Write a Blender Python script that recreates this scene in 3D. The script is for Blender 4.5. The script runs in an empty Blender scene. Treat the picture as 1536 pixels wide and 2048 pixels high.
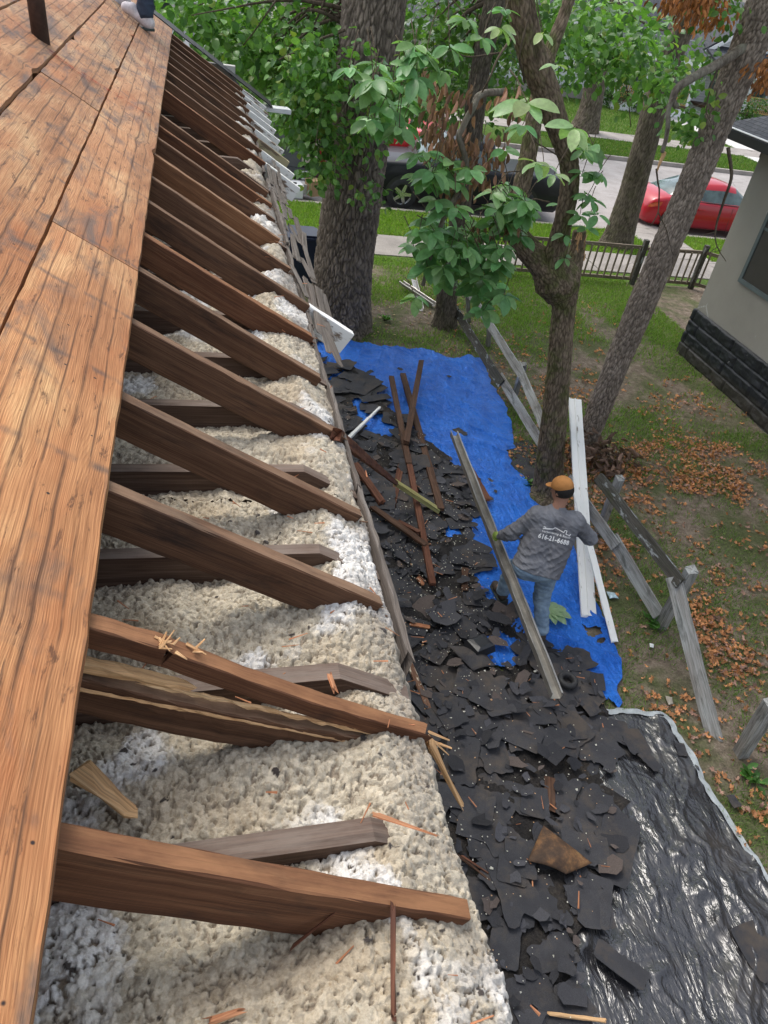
import bpy, math, random
import numpy as np
from mathutils import Vector
from mathutils.bvhtree import BVHTree
random.seed(7); RNG = np.random.default_rng(7)
SC = bpy.context.scene; COL = SC.collection

# ------------------------------------------------------------------ camera, light
CAMZ = 5.2
YAW, PITCH, ROLL, FPX = .31172, .64372, .17774, 1479.0
def _cam():
    f = np.array([math.sin(YAW)*math.cos(PITCH), math.cos(YAW)*math.cos(PITCH), -math.sin(PITCH)])
    r = np.cross(f, [0, 0, 1]); r /= np.linalg.norm(r); u = np.cross(r, f)
    c, s = math.cos(ROLL), math.sin(ROLL)
    return np.array([c*r+s*u, -s*r+c*u, -f])
CM = _cam()
cd = bpy.data.cameras.new('camera'); cam = bpy.data.objects.new('camera', cd); COL.objects.link(cam)
cd.sensor_fit = 'VERTICAL'; cd.sensor_height = 36.0; cd.lens = 36.0*FPX/2048
cd.clip_start = .05; cd.clip_end = 600
from mathutils import Matrix
mw = Matrix.Identity(4)
for i in range(3):
    for j in range(3): mw[i][j] = CM[j][i]
mw[2][3] = CAMZ
cam.matrix_world = mw; SC.camera = cam

SUN_EL, SUN_AZ = math.radians(62), math.radians(-35)     # azimuth from +Y towards +X
W = bpy.data.worlds.new('World'); SC.world = W; W.use_nodes = True
nt = W.node_tree; nt.nodes.clear()
o_ = nt.nodes.new('ShaderNodeOutputWorld'); b_ = nt.nodes.new('ShaderNodeBackground'); s_ = nt.nodes.new('ShaderNodeTexSky')
s_.sky_type = 'NISHITA'; s_.sun_disc = False; s_.sun_elevation = SUN_EL; s_.sun_rotation = SUN_AZ
s_.air_density = 1.0; s_.dust_density = 3.0; s_.ozone_density = 1.0
b_.inputs[1].default_value = .15
hs_ = nt.nodes.new('ShaderNodeHueSaturation'); hs_.inputs['Saturation'].default_value = .45; nt.links.new(s_.outputs[0], hs_.inputs['Color']); nt.links.new(hs_.outputs[0], b_.inputs[0]); nt.links.new(b_.outputs[0], o_.inputs[0])
ld = bpy.data.lights.new('sun', 'SUN'); ld.energy = .85; ld.angle = math.radians(25); ld.color = (1, .95, .88)
sun = bpy.data.objects.new('sun', ld); COL.objects.link(sun)
sd = Vector((math.sin(SUN_AZ)*math.cos(SUN_EL), math.cos(SUN_AZ)*math.cos(SUN_EL), math.sin(SUN_EL)))
sun.rotation_euler = sd.to_track_quat('Z', 'Y').to_euler()
SC.view_settings.view_transform = 'Standard'; SC.view_settings.look = 'None'
SC.view_settings.exposure = 1.08; SC.view_settings.gamma = 1
try: SC.view_settings.use_curve_mapping = False
except Exception: pass

# ------------------------------------------------------------------ geometry helpers
C0 = np.array([0, 0, CAMZ])
def ray(x, y): return np.array([(x-768)/FPX, -(y-1024)/FPX, -1.0])@CM
def at(x, y, z=0.0): d = ray(x, y); return C0+d*((z-CAMZ)/d[2])
def atY(x, y, Y): d = ray(x, y); return C0+d*(Y/d[1])
def atX(x, y, X): d = ray(x, y); return C0+d*(X/d[0])
RC, RS = 1.13, .58                       # roof plane: z = CAMZ - (RC + RS*x)
def roofz(x): return CAMZ-(RC+RS*x)
def onroof(x, y, off=0): d = ray(x, y); return C0+d*(-(RC-off)/(d[2]+RS*d[0]))
def depth(p): return -(CM@(np.asarray(p)-C0))[2]
def unit(v): v = np.asarray(v, float); return v/max(1e-9, np.linalg.norm(v))

def _hash(ix, iy, iz, seed):
    h = (ix.astype(np.int64)*374761393+iy.astype(np.int64)*668265263+iz.astype(np.int64)*2147483647+seed*974634777) & 0xffffffff
    h = ((h ^ (h >> 13))*1274126177) & 0xffffffff
    return ((h ^ (h >> 16)) & 0xffffff)/float(0xffffff)
def vn(x, y, z=0.0, seed=0):
    x, y, z = np.broadcast_arrays(np.asarray(x, float), np.asarray(y, float), np.asarray(z, float))
    ix, iy, iz = np.floor(x), np.floor(y), np.floor(z); fx, fy, fz = x-ix, y-iy, z-iz
    fx, fy, fz = [t*t*(3-2*t) for t in (fx, fy, fz)]; r = 0
    for a in (0, 1):
        for b in (0, 1):
            for c in (0, 1):
                w = (fx if a else 1-fx)*(fy if b else 1-fy)*(fz if c else 1-fz)
                r = r+w*_hash(ix+a, iy+b, iz+c, seed)
    return r*2-1
def fbm(x, y, z=0.0, o=4, seed=0):
    r = 0; a = 1; s = 0
    for i in range(o):
        r = r+a*vn(np.asarray(x)*2**i, np.asarray(y)*2**i, np.asarray(z)*2**i, seed+i*17); s += a; a *= .5
    return r/s
def worley(x, y, z, seed=0):
    """F1, F2 of a jittered cell pattern in 3D"""
    ix, iy, iz = np.floor(x), np.floor(y), np.floor(z)
    f1 = np.full(np.shape(x), 9.0); f2 = np.full(np.shape(x), 9.0)
    for a in (-1, 0, 1):
        for b in (-1, 0, 1):
            for c in (-1, 0, 1):
                cx, cy, cz = ix+a, iy+b, iz+c
                px = cx+_hash(cx, cy, cz, seed); py = cy+_hash(cx, cy, cz, seed+1); pz = cz+_hash(cx, cy, cz, seed+2)
                d = np.sqrt((px-x)**2+(py-y)**2+(pz-z)**2)
                f2 = np.minimum(np.maximum(f1, d), f2); f1 = np.minimum(f1, d)
    return f1, f2

WL = {}
def fin(o, parent, origin, label=None, cat=None, group=None, kind=None):
    COL.objects.link(o)
    if parent is not None: o.parent = parent; WL[o.name] = WL[parent.name]
    else: o.location = origin; WL[o.name] = np.array(origin, float)
    tag(o, label, cat, group, kind); return o
def tag(o, label=None, cat=None, group=None, kind=None):
    if label: o['label'] = label
    if cat: o['category'] = cat
    if group: o['group'] = group
    if kind: o['kind'] = kind
    return o
def empty(name, loc, label, cat, group=None):
    o = bpy.data.objects.new(name, None); o.empty_display_size = .2
    return fin(o, None, np.array(loc, float), label, cat, group)
def raw_mesh(name, V, F, mat, uv=None, col=None, smooth=False, mats=None, mi=None):
    me = bpy.data.meshes.new(name); V = np.asarray(V, np.float32)
    if isinstance(F, np.ndarray):
        k = F.shape[1]; n = len(F); fl = F.astype(np.int32).ravel()
        me.vertices.add(len(V)); me.vertices.foreach_set('co', V.ravel())
        me.loops.add(n*k); me.loops.foreach_set('vertex_index', fl)
        me.polygons.add(n); me.polygons.foreach_set('loop_start', np.arange(n, dtype=np.int32)*k)
        me.update(calc_edges=True)
    else:
        me.from_pydata(V.tolist(), [], F); me.update(); fl = None
    if uv is not None:
        if fl is None:
            fl = np.zeros(len(me.loops), np.int32); me.loops.foreach_get('vertex_index', fl)
        l = me.uv_layers.new(name='UVMap'); l.data.foreach_set('uv', np.asarray(uv, np.float32)[fl].ravel())
    if col is not None:
        a = me.color_attributes.new('tint', 'FLOAT_COLOR', 'POINT'); c = np.ones((len(V), 4), np.float32)
        c[:, :3] = np.asarray(col, np.float32).reshape(len(V), -1); a.data.foreach_set('color', c.ravel())
    for m in (mats or [mat]): me.materials.append(m)
    if mi is not None: me.polygons.foreach_set('material_index', np.asarray(mi, np.int32))
    if smooth: me.polygons.foreach_set('use_smooth', np.ones(len(me.polygons), bool))
    me.validate(); return me
def mesh(name, V, F, mat, parent=None, origin=None, uv=None, col=None, smooth=False, label=None, cat=None, group=None, kind=None, mats=None, mi=None):
    V = np.asarray(V, float)
    if parent is not None: o0 = WL[parent.name]
    elif origin is not None: o0 = np.array(origin, float)
    else: o0 = np.array([(V[:, 0].min()+V[:, 0].max())/2, (V[:, 1].min()+V[:, 1].max())/2, V[:, 2].min()])
    me = raw_mesh(name, V-o0, F, mat, uv, col, smooth, mats, mi)
    return fin(bpy.data.objects.new(name, me), parent, o0, label, cat, group, kind)
class MB:
    def __init__(s): s.V = []; s.F = []; s.U = []; s.C = []; s.mi = []; s.n = 0
    def add(s, V, F, U=None, col=(1, 1, 1), mi=0):
        V = np.asarray(V, float); s.V.append(V); s.F += [tuple(int(i)+s.n for i in f) for f in F]
        s.U.append(np.asarray(U, float) if U is not None else V[:, :2].copy())
        s.C.append(np.tile(np.asarray(col, float), (len(V), 1)) if np.ndim(col) == 1 else np.asarray(col)); s.mi += [mi]*len(F); s.n += len(V)
    def build(s, name, mat, parent=None, smooth=False, **k):
        return mesh(name, np.vstack(s.V), s.F, mat, parent, uv=np.vstack(s.U), col=np.vstack(s.C), smooth=smooth, mi=s.mi if k.get('mats') else None, **k)
def frame(a, b, up=(0, 0, 1)):
    d = unit(np.asarray(b, float)-a); s = np.cross(d, up)
    if np.linalg.norm(s) < 1e-4: s = np.cross(d, (1, 0, 0))
    s = unit(s); return d, s, np.cross(s, d)
def beam(mb, p0, p1, w, h, up=(0, 0, 1), seg=.12, jit=.0012, ch=.003, rag=(0, 0), sag=0, top=True, col=(1, 1, 1), taper=1.0, twist=0):
    """p0,p1: centre line of the top face (top=True) or of the section"""
    p0 = np.asarray(p0, float); p1 = np.asarray(p1, float); L = np.linalg.norm(p1-p0); d, s, u = frame(p0, p1, up)
    n = max(2, int(L/seg)+1); V = []; U = []; F = []
    cs = np.array([(-w/2+ch, 0), (w/2-ch, 0), (w/2, -ch), (w/2, -h+ch), (w/2-ch, -h), (-w/2+ch, -h), (-w/2, -h+ch), (-w/2, -ch)])
    if not top: cs = cs+[0, h/2]
    per = np.concatenate([[0], np.cumsum(np.linalg.norm(np.diff(cs, axis=0), axis=1))]); ph = random.random()*50
    for i in range(n):
        t = i/(n-1); k = 1+(taper-1)*t; tw = twist*t
        c = p0+(p1-p0)*t+u*(-sag*math.sin(math.pi*t))
        for j, (a, b) in enumerate(cs*k):
            a2, b2 = a*math.cos(tw)-b*math.sin(tw), a*math.sin(tw)+b*math.cos(tw)
            q = c+s*a2+u*b2+(s*random.uniform(-1, 1)+u*random.uniform(-1, 1))*jit
            r = rag[0] if i == 0 else rag[1] if i == n-1 else 0
            if r: q = q+d*random.uniform(-r, r)
            V.append(q); U.append((t*L+ph, per[j]+ph))
    for i in range(n-1):
        for j in range(8):
            a, b = i*8+j, i*8+(j+1) % 8; F.append((a, b, b+8, a+8))
    m = n*8; c0 = np.mean(V[:8], axis=0); c1 = np.mean(V[-8:], axis=0)
    if rag[0]: c0 = c0+d*random.uniform(-rag[0], rag[0])*1.5
    if rag[1]: c1 = c1+d*random.uniform(-rag[1], rag[1])*1.5
    V += [c0, c1]; U += [(ph, ph+.05), (L+ph, ph+.05)]
    for j in range(8): F.append((m, (j+1) % 8, j)); F.append((m+1, (n-1)*8+j, (n-1)*8+(j+1) % 8))
    mb.add(V, F, U, col)
def box(mb, lo, hi, col=(1, 1, 1), mi=0, bev=0):
    x0, y0, z0 = lo; x1, y1, z1 = hi
    V = [(x0, y0, z0), (x1, y0, z0), (x1, y1, z0), (x0, y1, z0), (x0, y0, z1), (x1, y0, z1), (x1, y1, z1), (x0, y1, z1)]
    U = [(v[0]+v[1], v[2]+v[1]*.3) for v in V]
    mb.add(V, [(0, 3, 2, 1), (4, 5, 6, 7), (0, 1, 5, 4), (1, 2, 6, 5), (2, 3, 7, 6), (3, 0, 4, 7)], U, col, mi)
def spline(P, n):
    P = np.asarray(P, float); m = len(P); Q = np.vstack([2*P[0]-P[1], P, 2*P[-1]-P[-2]]); out = []
    for t in np.linspace(0, m-1, n):
        i = min(int(t), m-2); u = t-i; a, b, c, d = Q[i:i+4]
        out.append(.5*((2*b)+(-a+c)*u+(2*a-5*b+4*c-d)*u*u+(-a+3*b-3*c+d)*u**3))
    return np.array(out)
def tubeVF(P, R, k=8, cap=True):
    P = np.asarray(P, float); n = len(P); R = np.broadcast_to(R, n); V = []; F = []; U = []
    T = np.gradient(P, axis=0); s = None; L = 0
    for i in range(n):
        t = unit(T[i])
        if s is None: s = unit(np.cross(t, (0.3, .9, .1)))
        s = unit(s-t*np.dot(s, t)); b = np.cross(t, s)
        if i: L += np.linalg.norm(P[i]-P[i-1])
        for j in range(k):
            a = 2*math.pi*j/k; V.append(P[i]+(s*math.cos(a)+b*math.sin(a))*R[i]); U.append((L, j/k*R[i]*6))
    for i in range(n-1):
        for j in range(k): F.append((i*k+j, i*k+(j+1) % k, (i+1)*k+(j+1) % k, (i+1)*k+j))
    if cap: F.append(tuple(range(k))[::-1]); F.append(tuple((n-1)*k+j for j in range(k)))
    return V, F, U
def tube(mb, P, R, k=8, col=(1, 1, 1), mi=0): V, F, U = tubeVF(P, R, k); mb.add(V, F, U, col, mi)
def surfnet(F, lo, h):
    nx, ny, nz = F.shape; cr = [(i, j, k) for i in (0, 1) for j in (0, 1) for k in (0, 1)]
    vals = [F[i:nx-1+i, j:ny-1+j, k:nz-1+k] for i, j, k in cr]; neg = sum((v < 0).astype(int) for v in vals)
    act = (neg > 0) & (neg < 8); idx = -np.ones(act.shape, int); n = act.sum(); idx[act] = np.arange(n)
    base = np.argwhere(act).astype(float); vv = [v[act] for v in vals]; pos = np.zeros((n, 3)); cnt = np.zeros(n)
    for a in range(8):
        for b in range(a+1, 8):
            da = np.abs(np.subtract(cr[a], cr[b])).sum()
            if da != 1: continue
            m = (vv[a] < 0) != (vv[b] < 0); t = vv[a][m]/(vv[a][m]-vv[b][m])
            pos[m] += np.array(cr[a])+t[:, None]*(np.array(cr[b])-np.array(cr[a])); cnt[m] += 1
    V = (base+pos/cnt[:, None])*h+np.array(lo); Q = []; s = F < 0
    for ax in range(3):
        o = [a for a in range(3) if a != ax]
        A = np.moveaxis(s, [ax]+o, [0, 1, 2]); I = np.moveaxis(idx, [ax]+o, [0, 1, 2])
        e = (A[:-1, 1:-1, 1:-1] != A[1:, 1:-1, 1:-1]); w = np.argwhere(e); i, j, k = w[:, 0], w[:, 1]+1, w[:, 2]+1
        q = np.stack([I[i, j-1, k-1], I[i, j, k-1], I[i, j, k], I[i, j-1, k]], 1); fl = A[i+1, j, k] ^ (ax == 1)
        q[fl] = q[fl][:, ::-1]; Q.append(q)
    return V, np.vstack(Q)[:, ::-1]

# ------------------------------------------------------------------ materials
class NB:
    def __init__(s, name, rough=.8, spec=.3):
        s.m = bpy.data.materials.new(name); s.m.use_nodes = True; s.t = s.m.node_tree; s.b = s.t.nodes['Principled BSDF']
        s.b.inputs['Roughness'].default_value = rough; s.b.inputs['Specular IOR Level'].default_value = spec; s.oi = None
    def n(s, t, **k):
        x = s.t.nodes.new(t)
        for a, v in k.items(): setattr(x, a, v)
        return x
    def l(s, a, b):
        if isinstance(a, bpy.types.NodeSocket): s.t.links.new(a, b)
        else: b.default_value = (*a, 1) if isinstance(a, tuple) and len(a) == 3 and b.type == 'RGBA' else a
    def obj(s): return s.n('ShaderNodeTexCoord').outputs['Object']
    def uv(s): return s.n('ShaderNodeTexCoord').outputs['UV']
    def geo(s): return s.n('ShaderNodeNewGeometry').outputs['Position']
    def rnd(s): return s.n('ShaderNodeObjectInfo').outputs['Random']
    def tint(s): x = s.n('ShaderNodeAttribute'); x.attribute_name = 'tint'; return x.outputs['Color']
    def map(s, v, sc=(1, 1, 1), rot=(0, 0, 0), off=None):
        x = s.n('ShaderNodeMapping'); s.l(v, x.inputs[0]); x.inputs[3].default_value = sc; x.inputs[2].default_value = rot
        if off is not None: s.l(off, x.inputs[1])
        return x.outputs[0]
    def noise(s, v, sc, det=4, ro=.55, dist=0):
        x = s.n('ShaderNodeTexNoise'); s.l(v, x.inputs['Vector']); x.inputs['Scale'].default_value = sc
        x.inputs['Detail'].default_value = det; x.inputs['Roughness'].default_value = ro; x.inputs['Distortion'].default_value = dist; return x.outputs['Fac']
    def vor(s, v, sc, feat='F1', out='Distance', r=1):
        x = s.n('ShaderNodeTexVoronoi', feature=feat); s.l(v, x.inputs['Vector']); x.inputs['Scale'].default_value = sc
        x.inputs['Randomness'].default_value = r; return x.outputs[out]
    def ramp(s, f, st):
        x = s.n('ShaderNodeValToRGB'); s.l(f, x.inputs[0]); e = x.color_ramp.elements
        while len(e) < len(st): e.new(.5)
        for i, (p, c) in enumerate(st): e[i].position = p; e[i].color = (*c, 1) if isinstance(c, tuple) else (c, c, c, 1)
        return x.outputs[0]
    def mix(s, f, a, b, mode='MIX'):
        x = s.n('ShaderNodeMix', data_type='RGBA', blend_type=mode); s.l(f, x.inputs[0]); s.l(a, x.inputs[6]); s.l(b, x.inputs[7]); return x.outputs[2]
    def math(s, op, a, b=0.0, clamp=False):
        x = s.n('ShaderNodeMath', operation=op, use_clamp=clamp); s.l(a, x.inputs[0]); s.l(b, x.inputs[1]); return x.outputs[0]
    def bump(s, h, st=.5, d=.01, nrm=None):
        x = s.n('ShaderNodeBump'); s.l(h, x.inputs['Height']); x.inputs['Strength'].default_value = st; x.inputs['Distance'].default_value = d
        if nrm is not None: s.l(nrm, x.inputs['Normal'])
        return x.outputs[0]
    def done(s, col, nrm=None, rough=None):
        s.l(col, s.b.inputs['Base Color'])
        if nrm is not None: s.l(nrm, s.b.inputs['Normal'])
        if rough is not None: s.l(rough, s.b.inputs['Roughness'])
        return s.m
def uvoff(N):
    c = N.n('ShaderNodeCombineXYZ'); r = N.rnd(); N.l(N.math('MULTIPLY', r, 37.0), c.inputs[0]); N.l(N.math('MULTIPLY', r, 91.0), c.inputs[2]); return c.outputs[0]
def wood(name, c1, c2, c3, stain=(.05, .035, .03), stain_amt=.35, grain=1.0, rough=.75, paint=None, paint_thr=.5, nails=False, fine=.6, up_tone=None):
    N = NB(name, rough, .25); off = uvoff(N); uv = N.uv()
    g = N.noise(N.map(uv, (1.3, 42, 1), off=off), 1.0, 5, .6, 1.2*grain)              # broad grain
    f = N.noise(N.map(uv, (5, 330, 1), off=off), 1.0, 3, .6)                           # fine fibres
    p = N.noise(N.map(uv, (1.1, 5, 1), off=off), 1.6, 4, .6)
    c = N.ramp(g, [(.25, c1), (.5, c2), (.78, c3)])
    c = N.mix(N.ramp(p, [(.35, 0.0), (.65, 1.0)]), c, N.mix(1.0, c, (.72, .66, .62), 'MULTIPLY'))
    c = N.mix(fine, c, N.mix(1.0, c, N.ramp(f, [(.35, (.45, .4, .38)), (.6, (1.15, 1.12, 1.1))]), 'MULTIPLY'))
    st = N.noise(N.map(uv, (2.2, 9, 1), off=off), 1.7, 5, .62, .6)
    c = N.mix(N.math('MULTIPLY', N.ramp(st, [(.52, 0.0), (.72, 1.0)]), stain_amt), c, stain)
    if nails:
        v = N.vor(N.map(uv, (1, 1, 1), off=off), 14); c = N.mix(N.ramp(v, [(.045, 1.0), (.075, 0.0)]), c, (.03, .02, .02))
    if paint:
        q = N.noise(N.map(uv, (2.5, 8, 1), off=off), 2.0, 6, .65); c = N.mix(N.ramp(q, [(paint_thr-.03, 0.0), (paint_thr+.03, 1.0)]), c, paint)
    h = N.math('ADD', N.math('MULTIPLY', f, .7), N.math('MULTIPLY', g, .45)); sw = N.noise(N.map(uv, (160, 3, 1), off=off), 1.0, 2, .5); h = N.math('ADD', h, N.math('MULTIPLY', sw, .35))
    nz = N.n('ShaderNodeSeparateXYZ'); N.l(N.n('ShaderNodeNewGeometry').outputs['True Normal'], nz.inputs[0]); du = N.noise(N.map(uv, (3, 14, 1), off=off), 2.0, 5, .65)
    c = N.mix(N.math('MULTIPLY', N.ramp(nz.outputs[2], [(.72, 0.0), (.82, 1.0)]), N.ramp(du, [(.35, .1), (.65, .55)])), c, up_tone) if up_tone else c  # paler tone mixed in patchily on faces that point up
    return N.done(c, N.bump(h, .6, .0022))
def plain(name, col, rough=.6, spec=.4, var=.12, sc=8, metal=0, bump=.0, bsc=60, coat=0):
    N = NB(name, rough, spec); o = N.obj(); a = N.noise(o, sc, 5, .6)
    c = N.mix(1.0, (*col,), N.ramp(a, [(.3, 1-var), (.7, 1+var)]), 'MULTIPLY'); N.b.inputs['Metallic'].default_value = metal
    N.b.inputs['Coat Weight'].default_value = coat; N.b.inputs['Coat Roughness'].default_value = .05
    return N.done(c, N.bump(N.noise(o, bsc, 4, .6), bump, .01) if bump else None)
def deckmat():
    N = NB('deck_boards', .72, .3); off = uvoff(N); uv = N.uv(); m = lambda s: N.map(uv, s, off=off)
    warp = N.noise(m((1.0, 6, 1)), 1.3, 2, .5); cmb = N.n('ShaderNodeVectorMath', operation='ADD'); N.l(m((.35, 7, 1)), cmb.inputs[0])
    cc = N.n('ShaderNodeCombineXYZ'); N.l(N.math('MULTIPLY', warp, .8), cc.inputs[1]); N.l(cc.outputs[0], cmb.inputs[1])
    wv = N.n('ShaderNodeTexWave', wave_type='BANDS', bands_direction='Y'); N.l(cmb.outputs[0], wv.inputs['Vector']); wv.inputs['Scale'].default_value = 9.5
    wv.inputs['Distortion'].default_value = .5; wv.inputs['Detail'].default_value = 3; wv.inputs['Detail Scale'].default_value = .6
    g = wv.outputs['Fac']; f = N.noise(m((6, 420, 1)), 1, 3, .6)
    big = N.noise(m((1.4, 3.2, 1)), 1.3, 4, .6, .4)
    c = N.ramp(big, [(.3, (.33, .145, .062)), (.5, (.47, .235, .105)), (.68, (.58, .36, .175))])
    c = N.mix(.25, c, N.mix(1.0, c, N.ramp(g, [(.1, (.55, .42, .34)), (.4, (1.08, 1.06, 1.0))]), 'MULTIPLY'))
    c = N.mix(.75, c, N.mix(1.0, c, N.ramp(f, [(.35, (.55, .47, .42)), (.6, (1.15, 1.12, 1.1))]), 'MULTIPLY'))
    # orange rubbed patches, grey water stains, tar flecks
    c = N.mix(N.math('MULTIPLY', N.ramp(N.noise(m((1, 4, 1)), 2.1, 4, .6), [(.5, 0.0), (.72, 1.0)]), .55), c, (.40, .13, .045))
    s = N.noise(m((1.6, 4.5, 1)), 1.5, 5, .65, .8); c = N.mix(N.math('MULTIPLY', N.ramp(s, [(.50, 0.0), (.66, 1.0)]), .85), c, (.12, .088, .07))
    s = N.noise(m((9, 40, 1)), 1.0, 5, .7, .5); c = N.mix(N.math('MULTIPLY', N.ramp(s, [(.58, 0.0), (.66, 1.0)]), .8), c, (.10, .045, .025))
    su = N.n('ShaderNodeSeparateXYZ'); N.l(uv, su.inputs[0]); ban = N.math('ABSOLUTE', N.math('SUBTRACT', N.math('FRACT', N.math('ADD', N.math('MULTIPLY', su.outputs[0], 2.44), N.math('MULTIPLY', warp, .10))), .5))
    bn = N.noise(m((3, 9, 1)), 2.2, 4, .6); c = N.mix(N.math('MULTIPLY', N.ramp(ban, [(.008, 1.0), (.045, 0.0)]), N.ramp(bn, [(.42, 0.0), (.6, .65)])), c, (.09, .07, .06))
    for q, ln in ((.10, .003), (.20, .0035), (.155, .002), (.045, .002), (.25, .002)):
        dl = N.math('ABSOLUTE', N.math('SUBTRACT', N.math('ADD', su.outputs[1], N.math('MULTIPLY', warp, .012)), q+.006)); c = N.mix(N.math('MULTIPLY', N.ramp(dl, [(ln*.4, 1.0), (ln*1.6, 0.0)]), N.ramp(N.noise(m((1.1, 2, 1)), 2.0+q*9, 4, .6), [(.34, 0.0), (.5, .9)])), c, (.085, .04, .022))
    v = N.vor(m((1, 1, 1)), 13); c = N.mix(N.ramp(v, [(.04, 1.0), (.06, 0.0)]), c, (.03, .02, .02))
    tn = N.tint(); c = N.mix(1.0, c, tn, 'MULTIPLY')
    return N.done(c, N.bump(N.math('ADD', f, N.math('MULTIPLY', g, .2)), .6, .002))
def barkmat(name, c1, c2, moss=None, mossamt=.0):
    N = NB(name, .92, .1); o = N.geo(); t = N.tint()
    a = N.noise(N.map(o, (26, 26, 6)), 1, 6, .65); b = N.noise(o, 2.0, 4, .6)
    c = N.ramp(a, [(.3, c1), (.65, c2)]); c = N.mix(1.0, c, N.ramp(b, [(.3, .8), (.7, 1.15)]), 'MULTIPLY')
    if moss: c = N.mix(N.math('MULTIPLY', N.ramp(N.noise(o, 5, 5, .65), [(.48, 0.0), (.62, 1.0)]), mossamt), c, moss)
    c = N.mix(1.0, c, t, 'MULTIPLY')
    return N.done(c, N.bump(a, .9, .02))
def leafmat(name, rough=.45, trans=.35):
    N = NB(name, rough, .35); t = N.tint(); o = N.geo()
    c = N.mix(1.0, t, N.ramp(N.noise(o, 30, 3, .6), [(.3, .82), (.7, 1.15)]), 'MULTIPLY'); N.l(c, N.b.inputs['Base Color'])
    tr = N.n('ShaderNodeBsdfTranslucent'); N.l(N.mix(1.0, c, (1.3, 1.5, .6), 'MULTIPLY'), tr.inputs[0])
    mx = N.n('ShaderNodeMixShader'); mx.inputs[0].default_value = trans; N.t.links.new(N.b.outputs[0], mx.inputs[1]); N.t.links.new(tr.outputs[0], mx.inputs[2])
    N.t.links.new(mx.outputs[0], N.t.nodes['Material Output'].inputs[0]); return N.m
M = {}
M['deck'] = deckmat()
M['rafter'] = wood('rafter_wood', (.080, .040, .024), (.145, .078, .045), (.22, .125, .075), stain=(.022, .016, .014), stain_amt=.8, up_tone=(.30, .20, .13))
M['rafter_red'] = wood('rafter_red_wood', (.09, .038, .02), (.155, .070, .036), (.24, .125, .068), stain=(.03, .018, .014), stain_amt=.75, up_tone=(.38, .19, .09))
M['rafter_tan'] = wood('rafter_tan_wood', (.16, .075, .035), (.24, .12, .06), (.33, .18, .095), stain_amt=.3, up_tone=(.36, .24, .15))
M['joist'] = wood('joist_wood', (.06, .035, .025), (.115, .075, .055), (.19, .14, .11), stain=(.02, .013, .01), stain_amt=.5, up_tone=(.24, .20, .17))
M['pale'] = wood('split_pale_wood', (.55, .32, .14), (.76, .50, .26), (.85, .64, .38), stain=(.25, .11, .05), stain_amt=.35)
M['tail'] = wood('painted_rafter_tail', (.16, .11, .08), (.26, .2, .15), (.36, .3, .24), paint=(.80, .79, .76), paint_thr=.43)
M['tan_paint'] = wood('tan_paint_wood', (.16, .11, .08), (.22, .17, .12), (.3, .24, .17), paint=(.42, .36, .22), paint_thr=.48)
M['plank'] = wood('old_plank', (.045, .025, .016), (.10, .055, .034), (.19, .11, .07), stain=(.02, .016, .014), stain_amt=.5)
M['plank_red'] = wood('old_red_plank', (.07, .028, .018), (.15, .062, .036), (.24, .12, .075), stain=(.02, .016, .014), stain_amt=.5)
M['yellow_end'] = wood('yellow_green_paint', (.20, .19, .08), (.42, .42, .17), (.50, .50, .22), stain=(.15, .13, .07), stain_amt=.3)
M['fence'] = wood('weathered_fence', (.20, .205, .195), (.40, .42, .41), (.56, .59, .60), stain=(.05, .055, .045), stain_amt=.75)
M['fence_dark'] = wood('mossy_fence', (.035, .035, .03), (.085, .085, .075), (.19, .19, .175), stain=(.06, .07, .03), stain_amt=.5, paint=(.3, .32, .32), paint_thr=.6)
M['white_board'] = wood('white_paint_board', (.30, .27, .23), (.45, .42, .38), (.55, .52, .48), paint=(.80, .80, .78), paint_thr=.36, stain_amt=.12)
M['chipped'] = wood('chipped_paint_board', (.12, .06, .035), (.2, .11, .07), (.3, .19, .12), paint=(.62, .56, .44), paint_thr=.53)
M['eave'] = wood('eave_board', (.08, .07, .062), (.16, .145, .13), (.27, .25, .23), stain=(.06, .05, .045), stain_amt=.5)
M['lattice'] = wood('picket_wood', (.16, .135, .10), (.26, .225, .175), (.36, .32, .26), stain=(.05, .06, .03), stain_amt=.4)
M['splinter'] = wood('splinter_wood', (.30, .12, .06), (.45, .2, .1), (.58, .33, .18), stain_amt=.2)
M['yellow_rail'] = wood('new_yellow_wood', (.5, .33, .1), (.65, .45, .17), (.7, .52, .25), stain_amt=.1)
M['bark_oak'] = barkmat('oak_bark', (.13, .105, .085), (.29, .24, .195))
M['bark_sass'] = barkmat('sassafras_bark', (.12, .09, .062), (.27, .21, .15), (.10, .12, .035), .7)
M['bark_lean'] = barkmat('leaning_bark', (.15, .12, .095), (.36, .30, .245))
M['bark_far'] = barkmat('far_bark', (.09, .075, .058), (.20, .168, .13), (.08, .09, .03), .3)
M['twig'] = barkmat('twig_bark', (.06, .045, .03), (.15, .12, .09))
M['lichen'] = barkmat('lichen_bark', (.07, .055, .042), (.26, .23, .19), (.24, .25, .19), .4)
M['leaf'] = leafmat('green_leaf', .34, .35); M['dryleaf'] = leafmat('dry_leaf', .7, .15); M['grass'] = leafmat('grass_blade', .6, .3)
M['white'] = plain('white_paint', (.74, .75, .75), .5, .4, .06)
M['blackmetal'] = plain('black_metal', (.02, .02, .022), .4, .5)
M['rubber'] = plain('black_rubber', (.025, .025, .026), .6, .4, bump=.3)
M['zinc'] = plain('galvanised_gutter', (.36, .345, .32), .38, .5, .3, 5, metal=.75)
M['redcar'] = plain('red_car_paint', (.38, .003, .014), .35, .4, .03, coat=.5)
M['blackcar'] = plain('black_car_paint', (.008, .009, .012), .45, .3, .05, coat=.15)
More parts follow.
